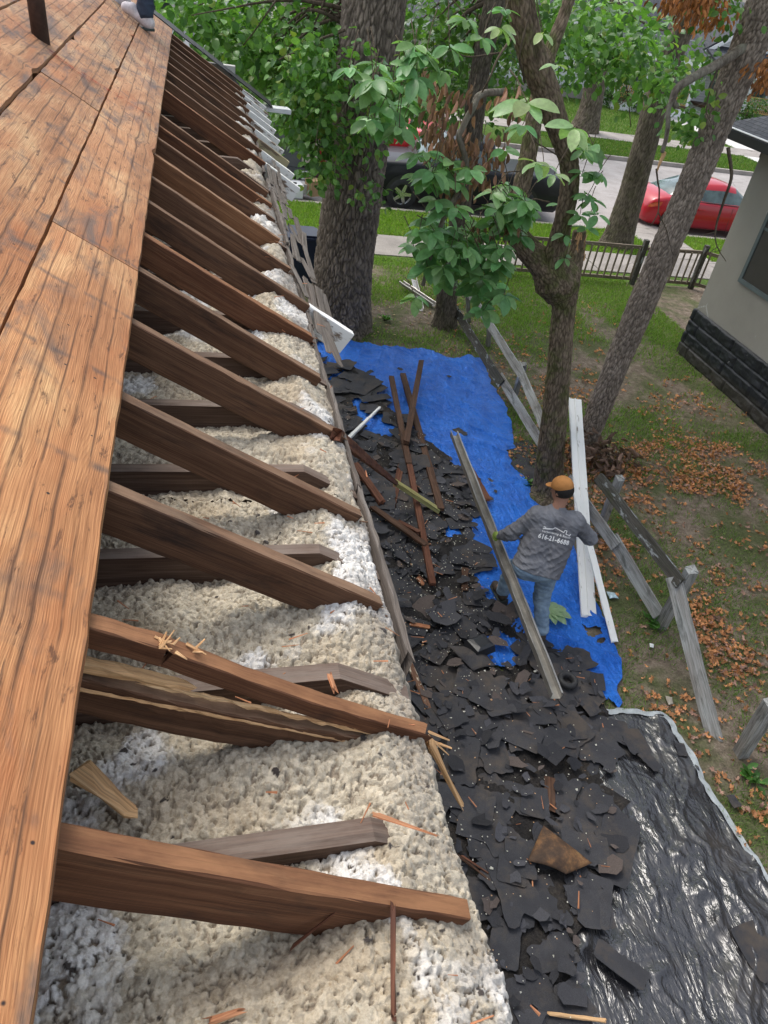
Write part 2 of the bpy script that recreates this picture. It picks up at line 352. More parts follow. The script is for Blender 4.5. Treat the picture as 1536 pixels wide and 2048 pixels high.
M['redtruck'] = plain('red_truck_paint', (.62, .015, .02), .35, .5, .04, coat=.6)
M['glass'] = plain('dark_glass', (.06, .095, .09), .06, .8, .6, 3)  # teal mottling in the base colour imitates reflections in the panes
M['chrome'] = plain('bright_metal', (.55, .55, .56), .25, .6, .08, metal=.9)
M['lamp'] = plain('lamp_glass', (.6, .6, .6), .1, .6, .1)
M['grey'] = plain('grey_panel', (.10, .105, .11), .55, .4, .15, 3)
M['greyroof'] = None
# ------------------------------------------------------------------ ground, street
def groundz(x, y):
    z = .03*fbm(x*.5, y*.5, 0, 3, 5)+.014*fbm(x*3, y*3, 0, 3, 6)
    flat = np.clip((y-14.9)/.5, 0, 1); z = z*(1-flat)*np.clip((14-np.abs(x-6))/6, 0, 1)
    z = np.where((y > 19.09) & (y < 29.11), -.16, z)
    return z
def ground():
    xs = np.concatenate([[-150, -60, -25, -10, -4], np.arange(0, 13.01, .09), [15, 20, 30, 60, 200]])
    ys = np.concatenate([[-60, -20, -6, -2], np.arange(.6, 15.5, .09), [16.5, 18, 19.08, 19.10, 24, 29.10, 29.12, 33, 40, 60, 110, 300]])
    X, Y = np.meshgrid(xs, ys, indexing='ij'); Z = groundz(X, Y)
    V = np.stack([X, Y, Z], -1).reshape(-1, 3); n, m = len(xs), len(ys)
    i = (np.arange(n-1)[:, None]*m+np.arange(m-1)[None]).ravel(); F = np.stack([i, i+m, i+m+1, i+1], 1)
    N = NB('ground_soil', .95, .15); o = N.geo()
    a = N.noise(o, 1.1, 6, .65); b = N.noise(o, 9, 6, .7); c3 = N.noise(o, 45, 4, .7)
    c = N.ramp(b, [(.3, (.10, .08, .06)), (.5, (.19, .15, .115)), (.7, (.30, .25, .19))])
    g = N.ramp(N.noise(o, 22, 5, .7), [(.3, (.035, .055, .015)), (.7, (.10, .135, .04))])
    c = N.mix(N.ramp(a, [(.44, 0.0), (.58, .75)]), c, g)
    sx = N.n('ShaderNodeSeparateXYZ'); N.l(o, sx.inputs[0])
    far = N.math('GREATER_THAN', sx.outputs[1], 14.9)
    gl = N.ramp(N.noise(o, 7, 6, .7), [(.3, (.035, .07, .012)), (.7, (.11, .175, .035))]); c = N.mix(far, c, gl)
    c = N.mix(1.0, c, N.ramp(c3, [(.3, .7), (.7, 1.3)]), 'MULTIPLY')
    m_ = N.done(c, N.bump(N.math('ADD', b, N.math('MULTIPLY', c3, .5)), .8, .03))
    mesh('ground', V, F, m_, origin=(0, 0, 0), smooth=True, kind='structure')
ground()
def concrete(name, c0, c1, crack=True):
    N = NB(name, .9, .2); o = N.geo(); a = N.noise(o, 1.5, 6, .65); b = N.noise(o, 40, 4, .7)
    c = N.ramp(a, [(.3, c0), (.7, c1)]); c = N.mix(1.0, c, N.ramp(b, [(.3, .8), (.7, 1.15)]), 'MULTIPLY')
    if crack:
        v = N.vor(N.map(o, (1, 1, 1)), .55, 'DISTANCE_TO_EDGE'); w = N.noise(o, .7, 4, .6)
        c = N.mix(N.math('MULTIPLY', N.ramp(v, [(.004, 1.0), (.016, 0.0)]), N.ramp(w, [(.52, 0.0), (.62, .6)])), c, (.10, .09, .085))
    return N.done(c, N.bump(b, .3, .01))
M['asphalt'] = concrete('road_asphalt', (.27, .25, .235), (.38, .355, .34)); M['walk'] = concrete('sidewalk_concrete', (.23, .21, .19), (.36, .33, .30))
M['walkb'] = concrete('bright_concrete', (.5, .48, .45), (.62, .6, .57), False)
mb = MB(); xs = np.linspace(-60, 90, 76)
for i in range(75): mb.add([(xs[i], 19.1, -.13), (xs[i+1], 19.1, -.13), (xs[i+1], 29.1, -.13), (xs[i], 29.1, -.13)], [(0, 1, 2, 3)])
mb.build('road', M['asphalt'], origin=(0, 19.1, -.13), kind='structure')
mb = MB(); N_ = 0
for y0, s in ((18.94, 0), (29.1, 1)):
    x = -60
    while x < 90:
        dx = 2.4; box(mb, (x+.006, y0, -.2), (x+dx-.006, y0+.16, .015+random.uniform(-.006, .006))); x += dx
mb.build('kerb', M['walk'], origin=(0, 18.94, -.2), kind='structure')
def slabs(name, x0, x1, y0, y1, step, mat, z=.022, along='x'):
    mb = MB(); t = x0 if along == 'x' else y0; e = x1 if along == 'x' else y1
    while t < e:
        a = random.uniform(-.006, .006)
        if along == 'x': box(mb, (t+.008, y0, -.05), (t+step-.008, y1, z+a))
        else: box(mb, (x0, t+.008, -.05), (x1, t+step-.008, z+a))
        t += step
    mb.build(name, mat, kind='structure')
slabs('sidewalk', -30, 45, 15.5, 16.85, 1.45, M['walk']); slabs('far_sidewalk', -30, 60, 32.7, 34.5, 1.6, M['walk'])
slabs('front_path', 11.6, 13.0, 16.87, 18.9, 1.0, M['walk'], along='y'); slabs('driveway', 24.6, 27.2, 29.3, 32.68, 1.6, M['walkb'], along='y'); slabs('house_path', 25.4, 26.7, 34.52, 43.0, 1.6, M['walkb'], along='y')

# ------------------------------------------------------------------ our house
house = empty('house', (-2.0, 5.0, 0), 'old house with its roof stripped open, bare rafters and weathered roof boards in the foreground', 'house')
EDGE = -.187
def deck():
    xs = [EDGE, -.447, -.708, -.972, -1.235, -1.50, -1.76, -2.0]
    ends = [-1.5, 9.75]
    cuts = [[2.62, 6.15], [1.05, 4.35, 7.9], [3.35, 6.2], [2.3, 5.4, 8.3], [1.9, 6.6], [3.9], [2.2, 6.9]]
    for b in range(7):
        x1 = xs[b]-(.0 if b == 0 else .006); x0 = xs[b+1]+.005; ys = [ends[0]]+cuts[b]+[ends[1]+(.0 if b else .0)]
        for k in range(len(ys)-1):
            y0, y1 = ys[k]+.0025, ys[k+1]-.0025; lift = random.uniform(0, .004)
            nL = int((y1-y0)/.05)+2; nW = 17; Y = np.linspace(y0, y1, nL); S = np.linspace(0, 1, nW)
            P = np.zeros((nL, nW, 3)); warp = random.uniform(-.004, .006)
            e0 = .0022*fbm(Y*2.2, b+.5, 0, 4, 31)+.002*fbm(Y*14, b, 0, 2, 8); e1 = .0022*fbm(Y*2.2, b+9.5, 0, 4, 32)+.002*fbm(Y*14, b+4, 0, 2, 9)
            # missing splits along some edges
            for cy, ln, dp, sd in ((4.28, .10, .02, 1), (5.62, .05, .03, 1), (7.3, .06, .02, 1), (5.6, .08, .018, 0)):
                if (b+int(cy)) % 2 == 0:
                    q = dp*np.clip(1-np.abs((Y-cy)/ln), 0, 1)**1.5
                    if sd: e1 = e1-q
                    else: e0 = e0+q
            for j, s in enumerate(S):
                x = (x0+e0)*(1-s)+(x1+e1)*s; P[:, j, 0] = x; P[:, j, 1] = Y
                bow = warp*(2*s-1)**2
                # shiplap groove twice across each board
                g = 0
                for q in (.34, .67): g -= .0022*math.exp(-((s-q)/.018)**2)
                P[:, j, 2] = roofz(x)+.022+lift+bow+g+.0012*fbm(Y*3, s*4, b, 3, 12)
            T = P.reshape(-1, 3); Bm = P.copy(); Bm[:, :, 2] -= .022
            U = np.stack([np.broadcast_to(Y[:, None], (nL, nW)), np.broadcast_to(S[None]*(x1-x0)*1.156, (nL, nW))], -1).reshape(-1, 2)
            V = np.vstack([T, Bm.reshape(-1, 3)]); F = []; o = nL*nW
            for i in range(nL-1):
                for j in range(nW-1): a = i*nW+j; F.append((a, a+1, a+nW+1, a+nW)[::-1])
            for i in range(nL-1):
                a = i*nW; F.append((a, a+nW, o+a+nW, o+a)); a = i*nW+nW-1; F.append((a+nW, a, o+a, o+a+nW))
            for j in range(nW-1):
                F.append((j+1, j, o+j, o+j+1)); a = (nL-1)*nW+j; F.append((a, a+1, o+a+1, o+a))
            # chalk / red snap lines run up the slope across all boards; slats of colour per strip
            strip = np.floor(S*3+.0001); col = np.ones((nL, nW, 3)); 
            for j in range(nW): col[:, j] *= (1+.26*_hash(np.array(strip[j]), np.array(b*7.+k), np.array(0.), 3)-.13)
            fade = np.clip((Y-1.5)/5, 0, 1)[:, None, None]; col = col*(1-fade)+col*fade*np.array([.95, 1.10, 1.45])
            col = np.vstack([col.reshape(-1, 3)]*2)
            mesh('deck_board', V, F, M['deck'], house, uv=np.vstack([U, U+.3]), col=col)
deck()
# red chalk line snapped across the boards (a real coloured mark, thin sheet)
mb = MB()
N = NB('red_chalk', .9, .1); o = N.geo(); a = N.noise(o, 28, 5, .7); N.l(N.ramp(a, [(.46, 0.0), (.62, .5)]), N.b.inputs['Alpha']); M['chalk'] = N.done((.42, .05, .03))
for (xa, ya), (xb, yb), w in (((300, 232), (90, 100), .035), ((300, 232), (180, 160), .03), ((325, 115), (190, 15), .04), ((180, 165), (10, 30), .03)):
    A = onroof(xa, ya, .030); B = onroof(xb, yb, .030); d = unit(B-A); s = np.cross(d, unit((RS, 0, 1)))*w/2; n = 14
    V = []; F = []
    for i in range(n+1):
        p = A+(B-A)*i/n
        for q in (-1, 1):
            v = p+s*q*(.6+.5*random.random()); v[2] = roofz(v[0])+.0335; V.append(v)
    for i in range(n): F.append((2*i, 2*i+1, 2*i+3, 2*i+2))
    mb = MB(); mb.add(V, F); mb.build('chalk_mark', M['chalk'], house)
mb = MB(); box(mb, (-4.2, -1.5, 3.0), (-2.0, 9.7, roofz(-2.0)-.2)); mb.build('ridge_support', M['rafter'], house)
mb = MB()
for i in range(9):
    x1 = -2.005-i*.25; mb.add([(x1, -1.5, roofz(-2)+.01-(-2-x1)*.58), (x1-.245, -1.5, roofz(-2)+.01-(-2-x1+.245)*.58), (x1-.245, 9.75, roofz(-2)+.01-(-2-x1+.245)*.58), (x1, 9.75, roofz(-2)+.01-(-2-x1)*.58)], [(0, 3, 2, 1)])
mb.build('back_slope', M['deck'], house)

RY = [(.615, .50, 0), (1.40, .49, 0), (1.835, .51, 0), (2.29, .53, 0), (2.73, .50, 0), (3.12, .52, 0), (3.54, .80, 1), (3.96, .50, 0), (4.38, .49, 0), (4.75, .49, 0), (5.10, .50, 0), (5.38, .50, 0),
      (6.30, .84, 1), (6.72, .84, 1), (7.12, .84, 2), (7.52, .83, 1), (7.92, .83, 1), (8.32, .83, 1), (8.72, .82, 1), (9.12, .82, 1), (9.50, .82, 1)]
for i, (y, xe, tail) in enumerate(RY):
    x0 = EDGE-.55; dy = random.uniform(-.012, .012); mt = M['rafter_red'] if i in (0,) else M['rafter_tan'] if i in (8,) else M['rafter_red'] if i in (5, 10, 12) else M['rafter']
    y0, y1 = y, y-(.035 if i == 0 else random.uniform(-.01, .03)); xm = xe if not tail else .56
    mb = MB(); A = np.array((x0, y0, roofz(x0)-.002)); B = np.array((xm, y1, roofz(xm)-.002))
    if i == 0: B[2] -= .012
    beam(mb, A, B, .041, .116 if i else .14, seg=.05, jit=.0012, rag=(0, .008 if not tail else 0), sag=.012 if i == 0 else random.uniform(-.003, .008))
    for q in range(0 if tail else 7): a_ = random.uniform(-.018, .018); b_z = random.uniform(-.12, -.004); st0 = B+np.array((-.02, a_, b_z)); beam(mb, st0, st0+np.array((random.uniform(.02, .055), random.uniform(-.008, .008), random.uniform(-.03, .0))), .010, .006, seg=.02, jit=.001, taper=.3)
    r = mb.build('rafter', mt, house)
    if tail:
        r['label'] = 'rafter with a paint-flaked white tail past the wall'
        mb = MB(); C_ = np.array((xe, y1, roofz(xe)-.002)); beam(mb, B+(0, 0, .001), C_, .043, .125, seg=.05, jit=.0015, rag=(0, .003)); mb.build('rafter_tail', M['tail'] if tail == 1 else M['tan_paint'], house)
# broken rafter: cracked upper strand and dropped, split lower piece
P = lambda x, y, dz: np.array((x, y, roofz(x)+dz))
mb = MB(); beam(mb, P(-.5, .98, .0), P(-.045, 1.005, -.004), .040, .05, seg=.04, rag=(0, .02)); beam(mb, P(-.05, 1.0, -.004), P(.53, 1.0, -.012), .040, .045, seg=.04, rag=(.012, .02), sag=.012)
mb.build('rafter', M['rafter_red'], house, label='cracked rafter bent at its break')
mb = MB(); beam(mb, P(-.45, .965, -.115), P(.54, 1.0, -.058), .037, .045, seg=.03, jit=.002, rag=(0, .02), sag=.03)
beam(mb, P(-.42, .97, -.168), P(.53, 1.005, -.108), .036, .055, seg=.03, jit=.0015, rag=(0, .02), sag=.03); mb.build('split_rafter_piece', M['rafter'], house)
mb = MB()
beam(mb, P(-.40, .962, -.098), P(-.02, .985, -.085), .030, .022, seg=.025, jit=.003, rag=(0, .03), taper=.7); beam(mb, P(-.10, .974, -.10), P(.50, .985, -.057), .010, .012, seg=.02, jit=.003, rag=(.02, .02), taper=.4)
beam(mb, P(-.34, .945, -.155), P(.50, .982, -.098), .008, .008, seg=.02, jit=.002, taper=.3)
for k in range(12):
    a = random.uniform(-.08, .0); beam(mb, P(a, 1.0+random.uniform(-.018, .018), .0), P(a+random.uniform(.01, .04), 1.0+random.uniform(-.03, .03), random.uniform(.003, .02)), .006, .004, jit=.001, taper=.3)
for k in range(10):
    a = random.uniform(.5, .55); beam(mb, P(a, 1.0+random.uniform(-.018, .018), -.02-random.random()*.06), P(a+random.uniform(.02, .06), 1.0+random.uniform(-.03, .01), -.03-random.random()*.08), .009, .005, jit=.001, taper=.3)
beam(mb, P(.54, .985, -.04), P(.66, .95, -.21), .028, .009, jit=.003, rag=(.02, .03), taper=.6); mb.build('split_wood', M['pale'], house)

JZ = CAMZ-1.37
JY = [.735, 1.135, 1.58, 1.98, 2.38, 2.77, 3.17, 3.62, 4.0, 4.42, 4.8, 5.2, 5.6, 6.0, 6.38, 6.78, 7.2, 7.6, 8.0, 8.4, 8.8, 9.2, 9.55]
for i, y in enumerate(JY):
    dz = random.uniform(-.006, .004) if i > 1 else (-.02 if i == 0 else -.012); xb = .335+random.uniform(-.02, .02); w = .042 if i > 1 else .05
    s = .04 if i < 2 else random.uniform(-.01, .01)
    V = []; U = []; F = []; st = [(-1.1, 0), (-.6, 0), (-.2, 0), (.1, 0), (xb, 0), (xb+.09, -.052), (xb+.19, -.112)]; n = len(st)
    for x, d in st:
        yy = y+s*(x-.1)*(.5 if i < 2 else 0)
        for q, hh in ((-w/2, 0), (w/2, 0), (w/2, -1), (-w/2, -1)):
            zz = JZ+dz+d if hh == 0 else JZ+dz-.14
            V.append((x+random.uniform(-.002, .002), yy+q+random.uniform(-.001, .001), zz)); U.append((x, q+hh*.14))
    for k in range(n-1):
        for j in range(4): a, b = k*4+j, k*4+(j+1) % 4; F.append((a, b, b+4, a+4)[::-1])
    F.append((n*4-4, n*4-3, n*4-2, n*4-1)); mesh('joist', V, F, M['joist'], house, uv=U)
# walls and plate
M['siding'] = plain('house_siding', (.5, .49, .45), .7, .3)
mb = MB()
for k in range(24): z = .62+k*.125; mb.add([(.49, -1.2, z), (.515, -1.2, z), (.502, -1.2, z+.128), (.49, -1.2, z+.128), (.49, 9.9, z), (.515, 9.9, z), (.502, 9.9, z+.128), (.49, 9.9, z+.128)], [(1, 5, 6, 2), (0, 1, 2, 3), (4, 7, 6, 5), (0, 4, 5, 1)])
box(mb, (-4.2, 9.88, 0), (.49, 9.98, 3.9)); box(mb, (.40, -1.2, 0), (.488, 9.88, 3.72)); mb.build('wall', M['siding'], house)
y = 1.25
while y < 9.7:
    L = random.uniform(.3, .95); mb = MB(); x = .545+random.uniform(-.012, .008)
    beam(mb, (x, y, JZ-.10+random.uniform(-.02, .012)), (x+random.uniform(-.012, .012), min(9.8, y+L-.03), JZ-.10+random.uniform(-.02, .012)), .018, .07, seg=.05, jit=.003, rag=(.03, .03), up=(.25, 0, 1), sag=random.uniform(-.01, .01)); mb.build('eave_board', M['eave'], house); y += L+random.choice((0, 0, .12))
for k in range(40):          # layered broken sheathing strips left on the far eave
    y = random.uniform(2.9, 6.6); x = .56+random.uniform(0, .13); L = random.uniform(.2, .55); mb = MB()
    beam(mb, (x, y, roofz(x)-.03+random.uniform(0, .03)), (x+random.uniform(-.03, .03), y+L, roofz(x)-.03+random.uniform(0, .03)), .035, .007, seg=.1, jit=.002, rag=(.02, .02), up=(RS, 0, 1))
    mb.build('eave_strip', M['eave'], house)
# rake shingles on the far gable, black
mb = MB()
for k in range(14):
    x0 = -.42+k*.093; V = []
    for a, b, c in ((x0, 9.62, .035), (x0+.12, 9.62, .030), (x0+.12, 9.98, .030), (x0, 9.98, .035), (x0, 9.62, .022), (x0+.12, 9.62, .018), (x0+.12, 9.98, .018), (x0, 9.98, .022)):
        V.append((a, b+random.uniform(-.012, .012), roofz(a)+c+random.uniform(0, .006)))
    mb.add(V, [(0, 1, 2, 3), (4, 7, 6, 5), (0, 4, 5, 1), (1, 5, 6, 2), (2, 6, 7, 3), (3, 7, 4, 0)])
M['shingle'] = None
N = NB('black_shingle', .8, .3); o = N.obj(); g = N.noise(o, 260, 3, .7); a = N.noise(o, 5, 5, .65)
c = N.ramp(a, [(.3, (.030, .030, .034)), (.55, (.046, .046, .051)), (.75, (.068, .060, .052))]); c = N.mix(N.math('MULTIPLY', N.rnd(), .55), c, (.028, .029, .034)); c = N.mix(1.0, c, N.ramp(g, [(.3, .6), (.7, 1.5)]), 'MULTIPLY')
dst = N.noise(N.geo(), 3.1, 6, .7); c = N.mix(N.math('MULTIPLY', N.ramp(dst, [(.5, 0.0), (.66, 1.0)]), .6), c, (.10, .078, .058))
M['shingle'] = N.done(c, N.bump(N.math('ADD', g, a), .35, .006))
mb.build('rake_shingles', M['rubber'], house)
# metal drip/gutter end beyond the far corner
mb = MB(); beam(mb, (.84, 9.75, roofz(.84)-.02), (1.12, 9.8, roofz(.84)-.03), .16, .05, rag=(0, 0)); mb.build('gutter_end', M['white'], house)
# roof vent pipe
pb = onroof(83, 80, .02); tp = pb+np.array((-.02, 0, .75)); mb = MB(); tube(mb, [pb+(0, 0, -.1), (pb+tp)/2, tp], [.045, .044, .045], 20)
vp = mb.build('vent_pipe', plain('rusty_pipe', (.055, .035, .028), .7, .4, .4, 20, bump=.4), house, smooth=True)

# ------------------------------------------------------------------ loose insulation
def insulation():
    rng = np.random.default_rng(3)
    def base(x, y):
        d = np.min(np.abs(y[..., None]-np.array(JY)[None, None]), -1)
        z = JZ-.088+.032*np.clip(d/.18, 0, 1)+.030*fbm(x*3.2, y*3.2, 0, 4, 3)+.020*fbm(x*11, y*11, 0, 3, 13)
        z = z+.042*np.clip((x-.24)/.14, 0, 1)*np.clip((.56-x)/.1, 0, 1)*(.5+1.2*fbm(x*2, y*2.6, 4, 2, 9))            # piled at the eave
        z = z+.05*np.clip(1-np.abs(y-.35)/.5, 0, 1)
        z = z-.030*np.clip((-x-.05)/.25, 0, 1)
        z = z+.045*np.exp(-(((y-4.9)/.6)**2+((x-.38)/.15)**2))-.10*np.exp(-(((y-5.7)/.45)**2+((x+.02)/.2)**2))
        xe = .515+.016*fbm(y*6, 1.5, 0, 3, 4)+.008*fbm(y*25, 3.5, 0, 2, 14); z = z-np.clip(x-xe+.045, 0, 1)**2*22.0
        z = z-.055*np.clip((y-3.2)/.8, 0, 1)*np.clip(1.2-np.abs(x-.2)/.5, 0, 1)
        z = np.minimum(z, CAMZ-(RC+RS*x)-.045+.03*fbm(x*5, y*5, 2, 3, 6)); return z
    zones = [(.12, 1.9, .0027), (1.9, 4.0, .0048), (4.0, 9.8, .011)]
    for y0, y1, h in zones:
        xs = np.arange(-.9, .612, h); ys = np.arange(y0, y1+h*.5, h); X, Y = np.meshgrid(xs, ys, indexing='ij'); B = base(X, Y)
        H = B.copy()-.006; C = np.ones(X.shape+(3,))*np.array([.30, .25, .19]); ar = (1.51*(y1-y0))
        rm = .0056 if h < .005 else .0080 if h < .01 else .013
        n = int(ar/(math.pi*rm*rm)*2.7); px = rng.uniform(-.9, .605, n); py = rng.uniform(y0, y1, n)
        wh = fbm(px*4.2, py*4.2, 9, 4, 21)+.16*np.clip((px-.25)/.2, 0, 1)+.10*np.clip((py-2.2)/2, 0, 1); wt = np.clip((wh-.24)*7, 0, 1)
        r = rm*np.clip(rng.lognormal(0, .5, n), .35, 2.4); asp = rng.uniform(.28, 1, n); th = rng.uniform(0, math.pi, n)
        lift = rng.uniform(-.6, .5, n)*rm+wt*rng.uniform(0, .007, n); tl = rng.uniform(-.75, .75, (n, 2)); dk = np.clip(fbm(px*6, py*6, 2, 3, 77)*2.2, 0, 1)
        grey = np.clip((px-.37)/.1, 0, 1)*(.62+.2*(py > 2.5))*np.clip(.7+1.6*fbm(px*5, py*5, 7, 3, 5), 0, 1)
        order = np.argsort(lift)
        for i in order:
            R = r[i]*1.05; i0 = int((px[i]-R+.9)/h); i1 = int((px[i]+R+.9)/h)+2; j0 = int((py[i]-R-y0)/h); j1 = int((py[i]+R-y0)/h)+2
            i0 = max(i0, 0); j0 = max(j0, 0); i1 = min(i1, len(xs)); j1 = min(j1, len(ys))
            if i1 <= i0 or j1 <= j0: continue
            dx = X[i0:i1, j0:j1]-px[i]; dy = Y[i0:i1, j0:j1]-py[i]; c, s = math.cos(th[i]), math.sin(th[i])
            u = (dx*c+dy*s)/r[i]; v = (-dx*s+dy*c)/(r[i]*asp[i]); d2 = u*u+v*v; m = d2 < 1
            if not m.any(): continue
            bz = B[min(max(int((px[i]+.9)/h), 0), len(xs)-1), min(max(int((py[i]-y0)/h), 0), len(ys)-1)]
            z = .6*B[i0:i1, j0:j1]+.4*bz+lift[i]+r[i]*(.50*np.clip(1-d2, 0, 1)**.6+tl[i, 0]*u+tl[i, 1]*v)
            up = m & (z > H[i0:i1, j0:j1]); H[i0:i1, j0:j1][up] = z[up]
            t = rng.uniform(.70, 1.15); cc = np.array([.52, .46, .355])*t
            cc = cc*(1-.50*dk[i])+np.array([.42, .33, .22])*.50*dk[i]; cc = cc*(1-.8*wt[i])+np.array([.74, .73, .71])*.8*wt[i]; cc = cc*(1-grey[i])+np.array([.25, .215, .18])*grey[i]
            if rng.random() < .008: cc = np.array([.06, .05, .045])
            C[i0:i1, j0:j1][up] = cc
        n_, m_ = X.shape; V = np.stack([X, Y, H+.0016*fbm(X/.004, Y/.004, 0, 2, 3)], -1).reshape(-1, 3)
        i = (np.arange(n_-1)[:, None]*m_+np.arange(m_-1)[None]).ravel(); F = np.stack([i, i+m_, i+m_+1, i+1], 1)
        yield V, F, C.reshape(-1, 3)
N = NB('insulation', .95, .1); t = N.tint(); o = N.geo(); a = N.noise(o, 230, 3, .7)
N.b.inputs['Sheen Weight'].default_value = .15
M['insul'] = N.done(N.mix(1.0, N.mix(1.0, t, N.ramp(a, [(.3, .84), (.7, 1.1)]), 'MULTIPLY'), N.ramp(N.noise(o, 85, 4, .7), [(.30, (.72, .66, .58)), (.46, (1.0, 1.0, 1.0))]), 'MULTIPLY'), N.bump(N.math('ADD', a, N.noise(o, 110, 3, .6)), 1.0, .003))
VV, FF, CC, nn = [], [], [], 0
for V, F, C in insulation(): VV.append(V); FF.append(F+nn); CC.append(C); nn += len(V)
mesh('loose_insulation', np.vstack(VV), np.vstack(FF), M['insul'], origin=(0, 4, JZ-.1), col=np.vstack(CC), smooth=True,
     label='lumpy cream and white loose attic insulation filling the bays between the joists', cat='insulation', kind='stuff')

# ------------------------------------------------------------------ neighbour house on the right
nb = empty('neighbour_house', (8.85, 7, 0), 'neighbouring house with grey stucco wall over black rock-faced block base', 'house')
NX, NYF = 8.85, 11.36; NZ0, NZ1 = .86, 3.62
N = NB('stucco', .85, .2); o = N.geo(); a = N.noise(o, .7, 5, .6); g = N.noise(o, 90, 4, .7)
c = N.ramp(a, [(.3, (.29, .275, .24)), (.7, (.37, .35, .31))])
w = N.noise(N.map(o, (1, 1, .35)), 5, 3, .6); cr = N.vor(N.map(o, (1, .6, .35)), 1.1, 'DISTANCE_TO_EDGE')
c = N.mix(N.math('MULTIPLY', N.ramp(cr, [(.002, 1.0), (.006, 0.0)]), N.ramp(w, [(.56, 0.0), (.6, .9)])), c, (.55, .54, .52))
sp = N.noise(o, 7, 5, .7); c = N.mix(N.ramp(sp, [(.71, 0.0), (.73, .8)]), c, (.65, .65, .63))
M['stucco'] = N.done(c, N.bump(g, .35, .008))
mb = MB(); box(mb, (NX, -3, NZ0-.02), (NX+7, NYF, NZ1)); mb.build('wall', M['stucco'], nb)
# rock-faced blocks: one heightfield per wall, four courses
def blocks(x0, y0, y1, z1, name):
    ny = int((y1-y0)/.03); nz = 60; Y, Z = np.meshgrid(np.linspace(y0, y1, ny), np.linspace(-.05, z1, nz), indexing='ij')
    course = np.floor(Z/.215); off = (course % 2)*.2; cy = (Y+off)/.41; fy = np.abs(cy-np.floor(cy)-.5)*2; fz = np.abs((Z/.215)-course-.5)*2
    pillow = np.clip((1-fy)*9, 0, 1)*np.clip((1-fz)*4.5, 0, 1); H = .040*np.clip(pillow*2, 0, 1)**.6+.010*pillow+.022*pillow*fbm(Y*7, Z*9, course, 4, 8)
    V = np.stack([x0-H, Y, Z], -1).reshape(-1, 3); i = (np.arange(ny-1)[:, None]*nz+np.arange(nz-1)[None]).ravel()
    mesh(name, V, np.stack([i, i+1, i+nz+1, i+nz], 1), M['block'], nb)
N = NB('black_block_paint', .5, .5); o = N.geo(); a = N.noise(o, 9, 6, .7); c = N.ramp(a, [(.35, (.006, .008, .012)), (.7, (.018, .021, .028))])
sx = N.n('ShaderNodeSeparateXYZ'); N.l(o, sx.inputs[0]); low = N.math('SUBTRACT', .34, sx.outputs[2]); lw = N.ramp(N.math('ADD', N.math('MULTIPLY', low, 2.0), N.math('MULTIPLY', a, .4)), [(.25, 0.0), (.5, .8)])
c = N.mix(lw, c, (.05, .043, .036)); c = N.mix(N.ramp(N.noise(o, 13, 4, .7), [(.72, 0.0), (.74, .7)]), c, (.5, .5, .48)); M['block'] = N.done(c, N.bump(a, .6, .02))
blocks(NX-.012, -3, NYF+.01, NZ0, 'block_base')
mb = MB(); box(mb, (NX-.008, -3, -.1), (NX+7.02, NYF+.02, NZ0-.025)); mb.build('foundation', M['block'], nb)
M['brown_trim'] = plain('brown_trim', (.09, .055, .035), .6, .3); M['greyteal'] = plain('window_frame_paint', (.12, .15, .155), .5, .4)
win = empty_ = bpy.data.objects.new('window', None); fin(win, nb, None)
WY0, WY1, WZ0, WZ1 = 8.95, 10.55, 1.72, 3.0
mb = MB(); t = .07
for lo, hi in (((NX-.03, WY0-t, WZ0-t), (NX+.02, WY1+t, WZ0)), ((NX-.03, WY0-t, WZ1), (NX+.02, WY1+t, WZ1+t)), ((NX-.028, WY0-t, WZ0), (NX+.02, WY0, WZ1)), ((NX-.028, WY1, WZ0), (NX+.02, WY1+t, WZ1)), ((NX-.02, WY0, 2.52), (NX+.01, WY1, 2.56))): box(mb, lo, hi)
mb.build('window_frame', M['greyteal'], win); mb = MB(); box(mb, (NX-.012, WY0, WZ0), (NX-.004, WY1, WZ1)); mb.build('pane', plain('screen', (.055, .05, .048), .35, .5, .1), win)
mb = MB(); box(mb, (NX-.55, -3, NZ1), (NX+7.5, NYF+.5, NZ1+.045)); box(mb, (NX+.001, -3, NZ1-.22), (NX+7, NYF+.02, NZ1-.003)); mb.build('soffit', M['brown_trim'], nb)
mb = MB(); box(mb, (NX-.60, -3, NZ1-.03), (NX-.551, NYF+.55, NZ1+.12)); box(mb, (NX-.55, NYF+.501, NZ1-.03), (NX+7.5, NYF+.55, NZ1+.12)); mb.build('fascia', M['blackmetal'], nb)
mb = MB(); box(mb, (NX-.607, NYF-3.6, NZ1+.121), (NX-.56, NYF+.3, NZ1+.135)); mb.build('drip_edge', M['white'], nb)
N = NB('grey_shingles', .85, .2); o = N.geo(); br = N.n('ShaderNodeTexBrick'); N.l(N.map(o, (1, 1, 1), rot=(0, 0, 1.5708)), br.inputs['Vector']); br.inputs['Scale'].default_value = 3.2
br.inputs['Color1'].default_value = (.055, .06, .07, 1); br.inputs['Color2'].default_value = (.085, .09, .10, 1); br.inputs['Mortar'].default_value = (.03, .03, .035, 1); br.inputs['Mortar Size'].default_value = .02
c = N.mix(1.0, br.outputs['Color'], N.ramp(N.noise(o, 30, 4, .7), [(.3, .75), (.7, 1.25)]), 'MULTIPLY'); M['greyroof'] = N.done(c, N.bump(N.noise(o, 80, 3, .7), .3, .01))
